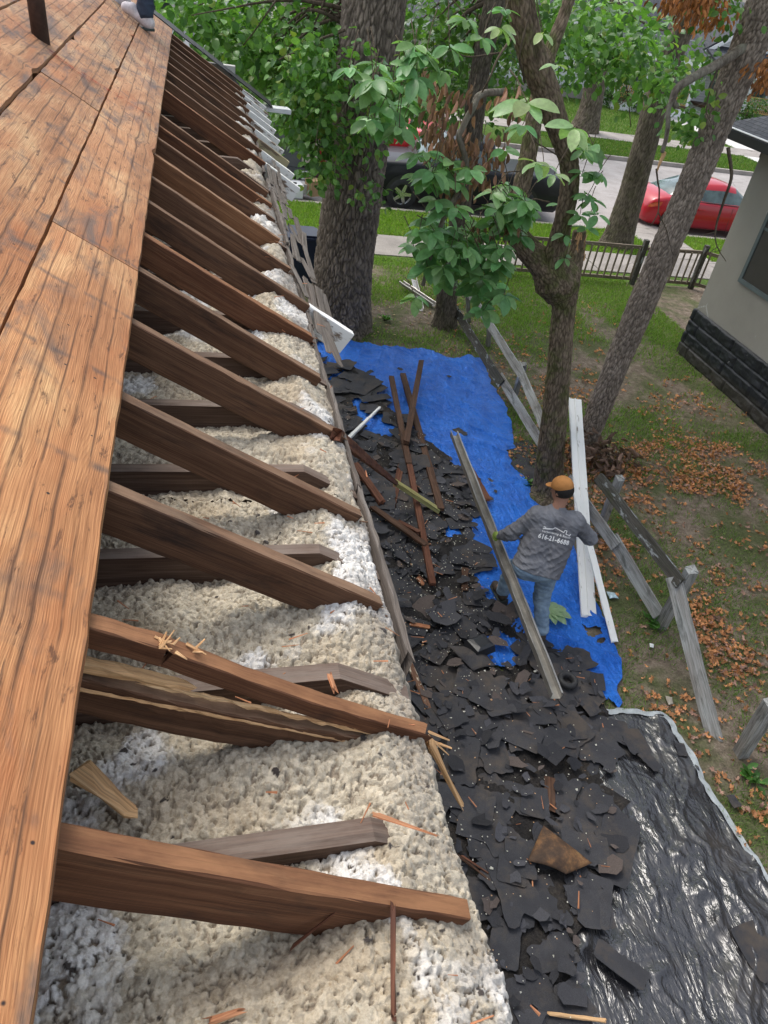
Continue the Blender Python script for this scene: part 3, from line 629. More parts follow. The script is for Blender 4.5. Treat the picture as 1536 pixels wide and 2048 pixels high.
def shed(name, parent, quad, mat, thick=.06):
    q = np.array(quad, float); n = unit(np.cross(q[1]-q[0], q[3]-q[0])); n = n if n[2] > 0 else -n; V = np.vstack([q, q+n*thick])
    mesh(name, V, [(0, 1, 2, 3), (4, 7, 6, 5), (0, 4, 5, 1), (1, 5, 6, 2), (2, 6, 7, 3), (3, 7, 4, 0)], mat, parent)
shed('roof', nb, [(NX-.58, -3, NZ1+.05), (NX-.58, NYF+.53, NZ1+.05), (NX+3.5, NYF-2.5, NZ1+2.0), (NX+3.5, -3, NZ1+2.0)], M['greyroof'])
shed('roof', nb, [(NX-.58, NYF+.53, NZ1+.055), (NX+7.5, NYF+.53, NZ1+.055), (NX+3.6, NYF-2.5, NZ1+2.0), (NX+3.5, NYF-2.5, NZ1+2.0)], M['greyroof'])

# ------------------------------------------------------------------ houses across the street
N = NB('lap_siding_white', .7, .3); o = N.geo(); sx = N.n('ShaderNodeSeparateXYZ'); N.l(o, sx.inputs[0]); fz = N.math('FRACT', N.math('MULTIPLY', sx.outputs[2], 7.0))
M['lap'] = N.done(N.mix(N.ramp(fz, [(.05, 1.0), (.14, 0.0)]), (.72, .74, .76), (.30, .32, .34)), N.bump(fz, .7, .03))
N = NB('lap_siding_cream', .7, .3); o = N.geo(); sx = N.n('ShaderNodeSeparateXYZ'); N.l(o, sx.inputs[0]); fz = N.math('FRACT', N.math('MULTIPLY', sx.outputs[2], 7.0))
M['lapc'] = N.done(N.mix(N.ramp(fz, [(.05, 1.0), (.14, 0.0)]), (.62, .58, .50), (.30, .28, .24)), N.bump(fz, .7, .03))
def farhouse(name, label, x0, x1, y, depth_, h, wallm, porch=None, roofdir='x', rise=3.0, railm='white', windows=()):
    r = empty('house', ((x0+x1)/2, y, 0), label, 'house'); mb = MB(); box(mb, (x0, y, .55), (x1, y+depth_, h)); mb.build('wall', wallm, r)
    mb = MB(); box(mb, (x0+.03, y+.03, -.1), (x1-.03, y+depth_-.03, .548)); mb.build('foundation', M['walk'], r)
    if roofdir == 'x':
        shed('roof', r, [(x0-.4, y-.5, h-.05), (x1+.4, y-.5, h-.05), (x1+.4, y+depth_/2, h+rise), (x0-.4, y+depth_/2, h+rise)], M['greyroof'], .12)
        shed('roof', r, [(x0-.4, y+depth_+.5, h-.05), (x1+.4, y+depth_+.5, h-.05), (x1+.4, y+depth_/2+.01, h+rise), (x0-.4, y+depth_/2+.01, h+rise)], M['greyroof'], .12)
        mb = MB(); box(mb, (x0-.4, y-.56, h-.16), (x1+.4, y-.505, h+.06)); mb.build('eave_trim', M['white'], r)
    else:
        xm = (x0+x1)/2
        shed('roof', r, [(x0-.4, y-.5, h-.1), (x0-.4, y+depth_, h-.1), (xm, y+depth_, h+rise), (xm, y-.5, h+rise)], M['greyroof'], .12)
        shed('roof', r, [(x1+.4, y-.5, h-.1), (x1+.4, y+depth_, h-.1), (xm+.01, y+depth_, h+rise), (xm+.01, y-.5, h+rise)], M['greyroof'], .12)
        mesh('gable', [(x0, y, h), (x1, y, h), (xm, y, h+rise-.15), (x0, y+.1, h), (x1, y+.1, h), (xm, y+.1, h+rise-.15)], [(0, 1, 2), (3, 5, 4), (0, 2, 5, 3), (1, 4, 5, 2)], wallm, r)
        for sx_ in (-1, 1):
            mb = MB(); a = xm+sx_*(x1-xm+.4); beam(mb, (a, y-.53, h-.08), (xm, y-.53, h+rise+.02), .06, .2, seg=2, jit=0); mb.build('rake_board', M['white'], r)
    if porch:
        px0, px1, pd, ph = porch
        mb = MB(); box(mb, (px0, y-pd, .45), (px1, y-.01, .6)); mb.build('porch_floor', M['brown_trim'], r)
        mb = MB(); box(mb, (px0+.05, y-pd+.05, -.1), (px1-.05, y-.05, .448)); mb.build('porch_base', M['white'], r)
        for k in range(4):
            x = px0+.1+(px1-px0-.2)*k/3; mb = MB(); box(mb, (x-.09, y-pd+.05, .602), (x+.09, y-pd+.23, ph)); mb.build('porch_post', M['white'], r)
        mb = MB(); x = px0+.1
        while x < px1-.1: box(mb, (x-.02, y-pd+.09, .68), (x+.02, y-pd+.13, 1.38)); x += .13
        box(mb, (px0, y-pd+.06, 1.38), (px1, y-pd+.16, 1.45)); box(mb, (px0, y-pd+.07, .62), (px1, y-pd+.15, .68)); mb.build('porch_railing', M[railm], r)
        shed('porch_roof', r, [(px0-.3, y-pd-.3, ph), (px1+.3, y-pd-.3, ph), (px1+.3, y+.02, ph+.9), (px0-.3, y+.02, ph+.9)], M['greyroof'], .1)
        mb = MB(); box(mb, (px0-.3, y-pd-.35, ph-.2), (px1+.3, y-pd-.302, ph+.08)); mb.build('porch_fascia', M['white'], r)
        mb = MB()
        for k in range(3): box(mb, ((px0+px1)/2-.8, y-pd-.3*(3-k), -.05), ((px0+px1)/2+.8, y-pd-.3*(2-k)-.005, .15*(k+1)-.01)); 
        mb.build('porch_steps', M['walk'], r)
    for wx, wz, ww, wh in windows:
        w_ = fin(bpy.data.objects.new('window', None), r, None)
        mb = MB(); yy = y-.05
        for lo, hi in (((wx-.09, yy, wz-.09), (wx+ww+.09, y+.01, wz)), ((wx-.09, yy, wz+wh), (wx+ww+.09, y+.01, wz+wh+.09)), ((wx-.088, yy, wz), (wx, y+.01, wz+wh)), ((wx+ww, yy, wz), (wx+ww+.088, y+.01, wz+wh)), ((wx, yy+.02, wz+wh/2-.02), (wx+ww, y+.01, wz+wh/2+.02))): box(mb, lo, hi)
        mb.build('window_frame', M['white'], w_); mb = MB(); box(mb, (wx, y-.02, wz), (wx+ww, y-.01, wz+wh)); mb.build('pane', M['glass'], w_)
    return r
farhouse('a', 'white clapboard house across the street with grey shingle roof and yellow wood porch rail', 15.6, 27.0, 44.5, 9, 3.55, M['lap'], (22.3, 27.0, 2.4, 2.75), 'x', 3.2, 'yellow_rail', ((16.5, 1.3, 1.0, 1.5), (18.6, 1.3, 1.0, 1.5), (20.6, 1.3, .9, 1.5), (24.2, 1.1, 1.0, 1.3)))
farhouse('b', 'small gabled house across the street, its gable facing the road at the right', 28.6, 36.5, 45.5, 9, 3.0, M['lap'], (29.0, 35.5, 2.4, 2.5), 'y', 2.6, 'yellow_rail', ((30.0, 1.1, 1.1, 1.4), (33, 1.1, 1.1, 1.4)))
farhouse('c', 'cream house across the street behind the thick leaves, beside the white clapboard house', 4.5, 13.6, 43, 9, 3.2, M['lapc'], (5, 11, 2.2, 2.7), 'x', 3.0, 'white', ((5.5, 1.1, 1.0, 1.4), (8, 1.1, 1.0, 1.4), (12, 1.1, .9, 1.4)))
farhouse('d', 'white house across the street seen through leaves past the roof end', -7.5, 2.6, 39, 9, 3.2, M['lap'], (-5, 1.5, 2.0, 2.6), 'x', 3.0, 'white', ((-4, .95, 1.1, 1.5), (-1.9, .95, 1.1, 1.5), (.3, .95, 1.1, 1.5)))

# ------------------------------------------------------------------ leaves and bark
def leaf_tpl(n=4, w=.42, fold=.16, curl=.18):
    """leaf of length 1 along +Y, normal +Z"""
    V = []; F = []
    for i in range(n+1):
        t = i/n; ww = w*.5*math.sin(math.pi*t**.95)**.62*(.92+.16*t) if 0 < i < n else 0; z = -curl*t*t
        V.append((0, t, z)); 
        if 0 < i < n: V.append((-ww, t, z+fold*ww*2)); V.append((ww, t, z+fold*ww*2))
    idx = [0]+[1+3*(i-1) for i in range(1, n)]+[1+3*(n-1)]
    for i in range(n):
        a, b = idx[i], idx[i+1]
        if i == 0: F += [(a, b, b+1), (a, b+2, b)]
        elif i == n-1: F += [(a, b, a+1), (a, a+2, b)]
        else: F += [(a, b, b+1), (a, b+1, a+1), (a, a+2, b+2), (a, b+2, b)]
    return np.array(V, float), np.array(F, int)
LT = leaf_tpl(7, .50, .16, .20); LT_S = leaf_tpl(4, .74, .15, .22); LT_D = leaf_tpl(5, .36, .7, .05)
def put_leaves(tpl, P, D, Nn, S, col, wid=None):
    """place template copies; P pos, D direction, Nn normal, S size"""
    V0, F0 = tpl; n = len(P); D = D/np.linalg.norm(D, axis=1, keepdims=True); Nn = Nn-D*np.sum(Nn*D, 1, keepdims=True)
    Nn /= np.maximum(1e-6, np.linalg.norm(Nn, axis=1, keepdims=True)); X = np.cross(D, Nn); wx = np.ones(n) if wid is None else wid
    V = P[:, None]+S[:, None, None]*(V0[None, :, 0:1]*X[:, None]*wx[:, None, None]+V0[None, :, 1:2]*D[:, None]+V0[None, :, 2:3]*Nn[:, None])
    F = F0[None]+(np.arange(n)*len(V0))[:, None, None]; C = np.repeat(col[:, None], len(V0), 1)
    return V.reshape(-1, 3), F.reshape(-1, 3), C.reshape(-1, 3)
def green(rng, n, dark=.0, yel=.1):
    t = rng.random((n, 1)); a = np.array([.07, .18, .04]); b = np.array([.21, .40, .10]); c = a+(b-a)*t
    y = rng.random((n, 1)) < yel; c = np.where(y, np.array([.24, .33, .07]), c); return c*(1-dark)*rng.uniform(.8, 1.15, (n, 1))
def leafy(name, parent, clusters, per, spread, size, tpl, mat, seed, droop=.5, colf=None, twig_to=None, twigm='twig', sizevar=.25):
    """clusters: (n,3) centres"""
    rng = np.random.default_rng(seed); n = len(clusters); C = np.repeat(clusters, per, 0); P = C+rng.normal(0, spread, (n*per, 3))*np.array([1, 1, .75])
    D = (P-C)+rng.normal(0, spread*.8, P.shape); D[:, 2] -= droop*np.linalg.norm(D, axis=1); Nn = rng.normal(0, .55, P.shape)+np.array([0, -.15, 1.0])
    S = size*rng.uniform(1-sizevar, 1+sizevar, len(P)); col = colf(rng, len(P)) if colf else green(rng, len(P))
    col = col*np.repeat(rng.uniform(.62, 1.25, (n, 1)), per, 0)
    V, F, Cc = put_leaves(tpl, P, D, Nn, S, col); o = mesh(name, V, F, mat, parent, col=Cc, smooth=False)
    return o
def pxcloud(rng, polys, n, yr):
    out = []
    for poly, wgt in polys:
        poly = np.array(poly, float); lo = poly.min(0); hi = poly.max(0); k = 0; m = int(n*wgt)
        while k < m:
            p = rng.uniform(lo, hi); c = False; j = len(poly)-1
            for i in range(len(poly)):
                if (poly[i, 1] > p[1]) != (poly[j, 1] > p[1]) and p[0] < (poly[j, 0]-poly[i, 0])*(p[1]-poly[i, 1])/(poly[j, 1]-poly[i, 1])+poly[i, 0]: c = not c
                j = i
            if c: out.append(atY(p[0], p[1], rng.uniform(*yr))); k += 1
    return np.array(out)
def trunk(name, parent, spec, mat, amp=.02, cell=(.03, .12), seg=.02, k=120, seed=1, label=None, wob=.02, world=False, capround=False, flare=0):
    P = np.array([s[:3] if world else atY(*s[:3]) for s in spec], float)
    R = np.array([s[3] if world else s[3]/2*depth(P[i])/FPX for i, s in enumerate(spec)])
    L = np.sum(np.linalg.norm(np.diff(P, axis=0), axis=1)); n = max(6, int(L/seg)); C = spline(P, n); Rr = np.interp(np.linspace(0, len(P)-1, n), np.arange(len(P)), R)
    T = np.gradient(C, axis=0); T /= np.linalg.norm(T, axis=1, keepdims=True); s = unit(np.cross(T[0], (.2, .95, .1))); A = np.linspace(0, 2*np.pi, k, endpoint=False); V = np.zeros((n, k, 3)); ds = np.concatenate([[0], np.cumsum(np.linalg.norm(np.diff(C, axis=0), axis=1))])
    S = np.zeros((n, 3))
    for i in range(n): s = unit(s-T[i]*np.dot(s, T[i])); S[i] = s
    B = np.cross(T, S); rad = S[:, None]*np.cos(A)[None, :, None]+B[:, None]*np.sin(A)[None, :, None]
    Rm = Rr[:, None]*np.ones(k)[None]; cx = Rm*np.cos(A); cy = Rm*np.sin(A); l = ds[:, None]*np.ones(k)[None]
    wx = .9*cell[0]*fbm(cx/.10, cy/.10, l/.22, 3, seed+5)
    f1, f2 = worley((cx+wx)/cell[0], (cy+wx)/cell[0], l/cell[1], seed); crack = np.clip((f2-f1)/.32, 0, 1)
    H = amp*(crack**.6-.6)+amp*.5*fbm(cx/.02, cy/.02, l/.05, 3, seed+2)+wob*fbm(cx/.35, cy/.35, l/.7, 2, seed+9)
    if flare: fl = np.exp(-ds/flare[0])[:, None]; H = H+fl*flare[1]*(.6+.8*np.sin(A*flare[2]+1.3)[None]**2)
    V = C[:, None]+rad*(Rm+H)[..., None]; tint = (.34+.74*crack**.6)[..., None]*np.ones(3)
    i = (np.arange(n-1)[:, None]*k+np.arange(k)[None]); j = (np.arange(n-1)[:, None]*k+(np.arange(k)[None]+1) % k)
    F = np.stack([i, j, j+k, i+k], -1).reshape(-1, 4).tolist(); F.append([(n-1)*k+q for q in range(k)]); F.append(list(range(k))[::-1])
    o = mesh(name, V.reshape(-1, 3), [tuple(f) for f in F], mat, parent, col=tint.reshape(-1, 3), smooth=True, label=label); return C, Rr
def twigs(name, parent, paths, mat, k=6):
    if name == 'twig' and 1 < len(paths) < 14:
        for q in paths: twigs(name, parent, [q], mat, k)
        return
    mb = MB()
    for P, r0, r1 in paths:
        C = spline(P, max(4, len(P)*5)); C = C+.012*np.stack([fbm(C[:, 2]*6+q, C[:, 0]*6, C[:, 1]*6, 2, 5+q) for q in range(3)], 1); tube(mb, C, np.linspace(r0, r1, len(C)), k)
    mb.build(name, mat, parent, smooth=True)
def pt(*s): return atY(*s)

rng = np.random.default_rng(11)
# big oak
oak = empty('oak_tree', (2.37, 11.7, 0), 'huge oak with deeply furrowed grey bark standing at the corner of the roof', 'tree')
trunk('trunk', oak, [(2.36, 11.7, -.1, .50), (2.36, 11.7, .3, .485), (2.35, 11.65, 1.0, .455), (2.37, 11.7, 2.6, .43), (2.39, 11.75, 4.4, .415), (2.42, 11.8, 6.2, .43), (2.5, 11.9, 8.2, .45)], M['bark_oak'], amp=.040, cell=(.052, .17), seg=.020, k=300, seed=3, world=True, flare=(.35, .11, 3))
brs = []
for a in range(26):
    tip = pxcloud(rng, [([(310, 0), (680, 0), (690, 330), (600, 300), (520, 170), (400, 70)], 1)], 1, (11.6, 14.5))[0]; st = np.array((2.3, 11.9, rng.uniform(4.0, 5.6)))
    brs.append(([st, (st+tip)/2+rng.normal(0, .12, 3)+(0, 0, .35), tip], .035, .006))
twigs('branch', oak, brs, M['twig'])
cl = pxcloud(rng, [([(318, 0), (680, 0), (672, 180), (620, 230), (560, 240), (520, 165), (430, 90), (335, 40)], .72), ([(545, 100), (650, 120), (640, 230), (560, 240)], .28)], 230, (11.9, 15.0))
leafy('crown', oak, cl, 22, .22, .125, LT_S, M['leaf'], 21, colf=lambda r, n: green(r, n, .12, .03))
# low bough of the oak reaching in front of its own trunk
cl2 = pxcloud(rng, [([(560, 60), (690, 90), (700, 150), (640, 250), (560, 250)], .35), ([(600, 280), (700, 250), (745, 300), (700, 330), (610, 345)], .12), ([(615, 330), (660, 320), (655, 375), (612, 372)], .06), ([(715, 370), (745, 370), (748, 395), (712, 395)], .03), ([(560, 180), (650, 190), (660, 300), (600, 300), (580, 240)], .26), ([(690, 140), (790, 120), (800, 230), (710, 250)], .18)], 120, (10.4, 11.15))
leafy('low_bough_leaves', oak, cl2, 14, .13, .105, LT_S, M['leaf'], 22, colf=lambda r, n: green(r, n, 0, .08))
brs = [([pt(650, 230, 11.1), pt(690, 195, 10.9), pt(745, 155, 10.9), pt(775, 140, 11.2)], .014, .008), ([pt(600, 300, 10.9), pt(650, 270, 10.9), pt(720, 250, 11.0)], .01, .006), ([pt(560, 120, 11), pt(620, 90, 11.1), pt(690, 60, 11.2)], .012, .02), ([pt(725, 260, 11), pt(728, 330, 10.8), pt(730, 380, 10.8)], .006, .004)]
for c_ in cl2[::3]: e = c_+rng.normal(0, .25, 3); brs.append(([c_, (c_+e)/2+(0, 0, .03), e], .004, .003))
twigs('low_bough', oak, brs, M['twig'], 5)

# sassafras with the swollen fork
sas = empty('forked_tree', (4.28, 6.85, 0), 'forked tree with a swollen mossy crotch and big pale green leaves beside the blue tarp', 'tree')
sc_ = lambda L, k: [(a, b, c, d*k) for a, b, c, d in L]
trunk('trunk', sas, sc_([(1078, 1060, 6.75, 120), (1088, 1010, 6.82, 92), (1096, 975, 6.88, 70), (1101, 905, 6.95, 60), (1109, 830, 7.0, 57), (1117, 750, 7.1, 55), (1123, 670, 7.2, 52), (1127, 612, 7.25, 52), (1123, 588, 7.28, 78), (1115, 562, 7.3, 104), (1102, 535, 7.32, 88), (1088, 515, 7.34, 58)], .88), M['bark_sass'], amp=.013, cell=(.030, .10), seg=.011, k=150, seed=5, wob=.012)
trunk('limb', sas, sc_([(1106, 556, 7.3, 70), (1080, 522, 7.34, 62), (1050, 492, 7.36, 54), (1032, 462, 7.36, 48), (1030, 420, 7.38, 42), (1046, 360, 7.42, 38), (1060, 290, 7.5, 36), (1072, 215, 7.6, 36), (1095, 120, 7.75, 32), (1128, 30, 7.9, 28), (1150, -40, 8, 28)], .88), M['bark_sass'], amp=.009, cell=(.028, .09), seg=.013, k=100, seed=6, wob=.008)
trunk('limb', sas, sc_([(1116, 562, 7.28, 66), (1110, 522, 7.24, 52), (1118, 480, 7.2, 45), (1129, 430, 7.15, 42), (1139, 375, 7.1, 42), (1137, 320, 7.05, 42), (1118, 260, 7.0, 48), (1094, 190, 6.95, 56), (1066, 115, 6.9, 60), (1048, 40, 6.85, 60), (1034, -40, 6.8, 60)], .9), M['bark_sass'], amp=.010, cell=(.030, .10), seg=.013, k=110, seed=8, wob=.010)
trunk('limb', sas, [(1126, 590, 7.38, 40), (1144, 545, 7.45, 34), (1155, 500, 7.5, 28), (1159, 462, 7.52, 26)], M['bark_sass'], amp=.010, cell=(.03, .09), seg=.013, k=90, seed=9, label='broken stub with torn pale heartwood', wob=.006)
mb = MB(); 
for q in range(16):
    a = pt(1148+random.uniform(0, 22), 485+random.uniform(-20, 50), 7.44); beam(mb, a, a+(random.uniform(-.02, .02), -.01, random.uniform(.05, .14)), .018, .008, jit=.002, taper=.3)
mb.build('torn_wood', M['pale'], sas)
twigs('hanging_limb', sas, [([pt(1010, 182, 6.9), pt(962, 190, 6.6), pt(945, 215, 6.5), pt(926, 255, 6.5), pt(918, 275, 6.5), pt(930, 315, 6.5), pt(930, 350, 6.5), pt(905, 400, 6.45), pt(885, 445, 6.4), pt(862, 510, 6.4), pt(846, 570, 6.4)], .030, .018)], M['lichen'], 12)
tw = [([pt(1035, 60, 6.9), pt(1000, 110, 6.6), pt(975, 160, 6.5), pt(962, 190, 6.6)], .012, .006), ([pt(1048, 165, 6.9), pt(1040, 110, 6.5), pt(1058, 30, 6.4)], .010, .006), ([pt(1000, 105, 6.7), pt(940, 115, 6.5), pt(900, 100, 6.4)], .008, .004),
      ([pt(1130, 320, 7.0), pt(1080, 290, 6.8), pt(1055, 265, 6.6)], .007, .005), ([pt(1050, 340, 7.4), pt(1010, 345, 6.8), pt(985, 340, 6.5)], .007, .004), ([pt(1045, 410, 7.3), pt(1000, 420, 6.8), pt(1010, 440, 6.6)], .007, .004), ([pt(1100, 405, 7.2), pt(1060, 400, 6.9), pt(1010, 435, 6.6)], .008, .005)]
WH = []   # whorls: px, py, Y, size, count, tone
for (x, y, Y, s, n, t) in ((1052, 205, 4.7, .19, 8, 1), (1150, 255, 5.1, .17, 7, 1), (1072, 325, 5.6, .12, 5, 1), (1000, 55, 5.9, .12, 6, 1), (935, 40, 5.9, .13, 8, 0), (965, 75, 5.8, .12, 7, 0), (1085, 65, 5.4, .10, 3, 1), (1110, 130, 6.0, .10, 3, 1), (985, 385, 5.9, .12, 5, 1), (800, 255, 6.1, .14, 8, 0), (760, 215, 6.2, .14, 7, 0), (735, 240, 6.1, .14, 6, 0), (815, 130, 6.3, .14, 8, 0), (850, 110, 6.3, .13, 8, 0), (790, 165, 6.3, .14, 9, 0), (850, 165, 6.4, .13, 7, 0), (1165, 345, 6.9, .13, 8, 0), (1175, 390, 6.9, .13, 8, 0), (1160, 430, 6.9, .12, 6, 0), (1130, 470, 7.0, .12, 5, 0), (1120, 410, 7.5, .12, 6, 0), (1190, 310, 6.9, .13, 6, 0), (1010, 20, 6.0, .12, 6, 0), (1185, 290, 6.9, .15, 7, 0), (1198, 345, 6.9, .15, 7, 0), (1182, 400, 6.95, .15, 7, 0), (1196, 430, 6.95, .14, 6, 0), (1172, 455, 7.0, .13, 5, 0), (1168, 300, 6.8, .15, 6, 0), (1090, 330, 5.8, .13, 4, 1), (1108, 348, 5.9, .13, 4, 1), (1045, 250, 6.2, .14, 5, 0), (1010, 300, 6.4, .14, 6, 0), (900, 95, 6.2, .14, 7, 0), (885, 140, 6.3, .14, 7, 0), (1130, 515, 7.1, .12, 5, 0), (990, 600, 6.5, .14, 7, 0), (960, 590, 6.5, .14, 7, 0)): WH.append((x, y, Y, s, n, t))
for k in range(100):
    c_ = rng.choice(5, p=[.33, .2, .17, .15, .15]); x, y = [(905+rng.normal(0, 45), 490+rng.normal(0, 48)), (985+rng.normal(0, 32), 520+rng.normal(0, 50)), (1020+rng.normal(0, 25), 410+rng.normal(0, 30)), (870+rng.normal(0, 30), 345+rng.normal(0, 20)), (790+rng.normal(0, 35), 200+rng.normal(0, 50))][c_]
    WH.append((x, y, rng.uniform(6.1, 6.9), rng.uniform(.14, .18), int(rng.integers(6, 10)), 0))
P_, D_, N_, S_, C_ = [], [], [], [], []
for x, y, Y, s, n, t in WH:
    c0 = pt(x, y, Y); root = unit(rng.normal(0, .4, 3)+(0, -.3, .5)); a0 = rng.uniform(0, 6.28)
    for q in range(n):
        a = a0+q*2.4+rng.normal(0, .2); d = np.array((math.cos(a), math.sin(a), rng.uniform(-.75, .12))); P_.append(c0+d*.012); D_.append(d); N_.append(np.array((0, -.25, 1.0))+rng.normal(0, .28, 3)); S_.append(s*rng.uniform(.85, 1.25))
        g = np.array([.33, .50, .24]) if t else np.array([.17, .35, .14]); C_.append(g*rng.uniform(.7, 1.25)*np.array([rng.uniform(.9, 1.25), 1, 1]))
    e = c0+np.array((rng.uniform(-.15, .15), rng.uniform(.05, .3), rng.uniform(.08, .3))); tw.append(([c0, (c0+e)/2+(0, 0, .02), e], .003, .005))
V, F, Cc = put_leaves(LT, np.array(P_), np.array(D_), np.array(N_), np.array(S_), np.array(C_)); mesh('leaves', V, F, M['leaf'], sas, col=Cc)
dl = pxcloud(rng, [([(860, 270), (1000, 250), (1000, 350), (930, 400), (880, 330)], .5), ([(850, 225), (940, 220), (930, 290), (850, 280)], .2), ([(850, 150), (950, 150), (945, 210), (855, 210)], .12), ([(990, 180), (1060, 170), (1050, 240), (1000, 230)], .08), ([(940, 460), (990, 440), (985, 500), (940, 500)], .05), ([(1005, 420), (1045, 420), (1040, 450), (1010, 450)], .05)], 46, (6.45, 6.95))
leafy('dead_leaves', sas, dl, 7, .055, .105, LT_D, M['dryleaf'], 31, droop=3.0, colf=lambda r, n: np.array([.37, .20, .14])*r.uniform(.6, 1.4, (n, 1))*np.array([1, 1, 1])+np.array([.05, .04, .03])*r.random((n, 1)))
for p in dl[::2]: e = p+np.array((rng.uniform(-.1, .1), rng.uniform(0, .15), rng.uniform(.08, .2))); tw.append(([p, (p+e)/2, e], .003, .004))
twigs('twig', sas, tw, M['twig'], 5)

# leaning tree
lean = empty('leaning_tree', tuple(atY(1160, 960, 7.9)), 'bare-trunked tree leaning steeply right across the neighbouring house', 'tree')
trunk('trunk', lean, sc_([(1145, 985, 7.85, 62), (1175, 880, 7.95, 44), (1205, 800, 8.0, 46), (1262, 660, 8.1, 54), (1325, 510, 8.2, 57), (1398, 335, 8.3, 60), (1455, 195, 8.35, 68), (1515, 50, 8.4, 76), (1570, -80, 8.4, 84)], .93), M['bark_lean'], amp=.019, cell=(.030, .085), seg=.012, k=140, seed=15)
twigs('limb', lean, [([pt(1490, 95, 8.3), pt(1440, 125, 8.2), pt(1395, 150, 8.1), pt(1360, 172, 8.0), pt(1345, 195, 8.0), pt(1352, 215, 8.0)], .055, .030)], M['lichen'], 12)
twigs('broken_branch', lean, [([pt(1350, 190, 8.0), pt(1338, 215, 7.95), pt(1335, 260, 7.9), pt(1325, 305, 7.9)], .028, .022)], M['lichen'], 10)
mb = MB(); beam(mb, pt(1327, 303, 7.9), pt(1313, 342, 7.9), .05, .03, seg=.03, jit=.004, taper=.35, rag=(0, .02)); mb.build('torn_wood', M['pale'], lean)
twigs('twig', lean, [([pt(1313, 338, 7.9), pt(1318, 380, 7.9), pt(1316, 425, 7.9), pt(1302, 452, 7.9)], .011, .005), ([pt(1316, 425, 7.9), pt(1330, 455, 7.9), pt(1347, 512, 7.9)], .007, .004), ([pt(1455, 295, 8.2), pt(1463, 350, 8.1), pt(1448, 400, 8.1), pt(1435, 440, 8.05), pt(1430, 475, 8.0)], .022, .010), ([pt(1430, 465, 8.0), pt(1402, 472, 7.9)], .006, .004), ([pt(1430, 470, 8.0), pt(1435, 495, 7.9), pt(1452, 522, 7.9)], .008, .004), ([pt(1435, 495, 7.9), pt(1420, 505, 7.9), pt(1445, 500, 7.9)], .005, .003), ([pt(1440, 125, 8.2), pt(1420, 180, 8.1), pt(1412, 225, 8.0)], .012, .006), ([pt(1412, 225, 8.0), pt(1425, 250, 7.9)], .006, .003), ([pt(1412, 205, 8.0), pt(1385, 215, 7.9)], .006, .003)], M['twig'], 7)
dl = pxcloud(rng, [([(1335, -20), (1430, -20), (1440, 10), (1390, 42), (1345, 15)], .6), ([(1500, 120), (1540, 110), (1540, 170), (1510, 180)], .3), ([(1415, 30), (1440, 25), (1435, 50)], .1)], 75, (8.0, 8.8))
leafy('dead_leaves', lean, dl, 10, .08, .075, LT_D, M['dryleaf'], 33, droop=1.6, colf=lambda r, n: np.array([.46, .19, .07])*r.uniform(.5, 1.35, (n, 1)))
cl = pxcloud(rng, [([(1330, 90), (1420, 110), (1420, 230), (1330, 260)], .45), ([(1360, 220), (1410, 220), (1405, 300), (1360, 290)], .3), ([(1400, 0), (1480, 0), (1440, 90)], .25)], 42, (8.0, 9.2))
leafy('leaves', lean, cl, 10, .10, .085, LT_S, M['leaf'], 34, colf=lambda r, n: green(r, n, 0, .12))

# trees further back
t3 = empty('street_tree', tuple(atY(1234, 492, 17.6)), 'dark trunked street tree on the verge, left of the red coupe', 'tree')
trunk('trunk', t3, [(1228, 500, 17.6, 66), (1240, 465, 17.6, 56), (1262, 390, 17.6, 50), (1290, 290, 17.6, 48), (1314, 195, 17.6, 47), (1350, 90, 17.6, 46), (1385, 0, 17.6, 52), (1415, -80, 17.6, 56)], M['bark_far'], amp=.018, cell=(.05, .15), seg=.04, k=110, seed=18, flare=(.3, .08, 3))
cl = pxcloud(rng, [([(1180, 0), (1290, 0), (1330, 110), (1300, 200), (1190, 120)], .55), ([(1290, 100), (1370, 140), (1350, 200), (1300, 180)], .2), ([(1200, 60), (1280, 60), (1290, 125), (1200, 125)], .25)], 58, (13, 16))
leafy('crown', t3, cl, 15, .22, .15, LT_S, M['leaf'], 41, colf=lambda r, n: green(r, n, .1, .05))
twigs('branch', t3, [([pt(1350, 60, 17.2), pt(1300, 120, 16), pt(1240, 110, 15), pt(1190, 60, 14)], .05, .012), ([pt(1215, 100, 15), pt(1250, 160, 15), pt(1262, 255, 15)], .02, .008), ([pt(1340, 140, 17), pt(1290, 175, 16), pt(1230, 215, 15.5)], .025, .008), ([pt(1380, 20, 17.4), pt(1330, 60, 16), pt(1240, 20, 14.5)], .04, .012)], M['twig'], 6)
t4 = empty('street_tree', tuple(atY(1172, 262, 34)), 'tree across the street in front of the white clapboard house', 'tree')
trunk('trunk', t4, [(1168, 262, 34, 60), (1180, 220, 34, 44), (1192, 160, 34, 40), (1208, 100, 34, 38), (1224, 30, 34, 38), (1240, -50, 34, 40)], M['bark_far'], amp=.03, cell=(.08, .2), seg=.08, k=70, seed=19)
cl = pxcloud(rng, [([(1080, 0), (1260, 0), (1270, 90), (1200, 60), (1110, 80)], 1)], 34, (28, 33)); leafy('crown', t4, cl, 20, .5, .26, LT_S, M['leaf'], 43, colf=lambda r, n: green(r, n, .2, .03))
t5 = empty('yard_tree', tuple(atY(888, 652, 12)), 'slim dark tree in the front yard behind the big-leaved boughs, right of the oak', 'tree')
trunk('trunk', t5, sc_([(885, 665, 12, 62), (890, 635, 12, 50), (897, 560, 12, 44), (918, 440, 12, 42), (940, 300, 12, 42), (955, 180, 12, 46), (972, 80, 12, 48), (990, 0, 12, 50), (1005, -80, 12, 50)], .85), M['bark_far'], amp=.014, cell=(.035, .1), seg=.025, k=110, seed=20, flare=(.25, .05, 2))
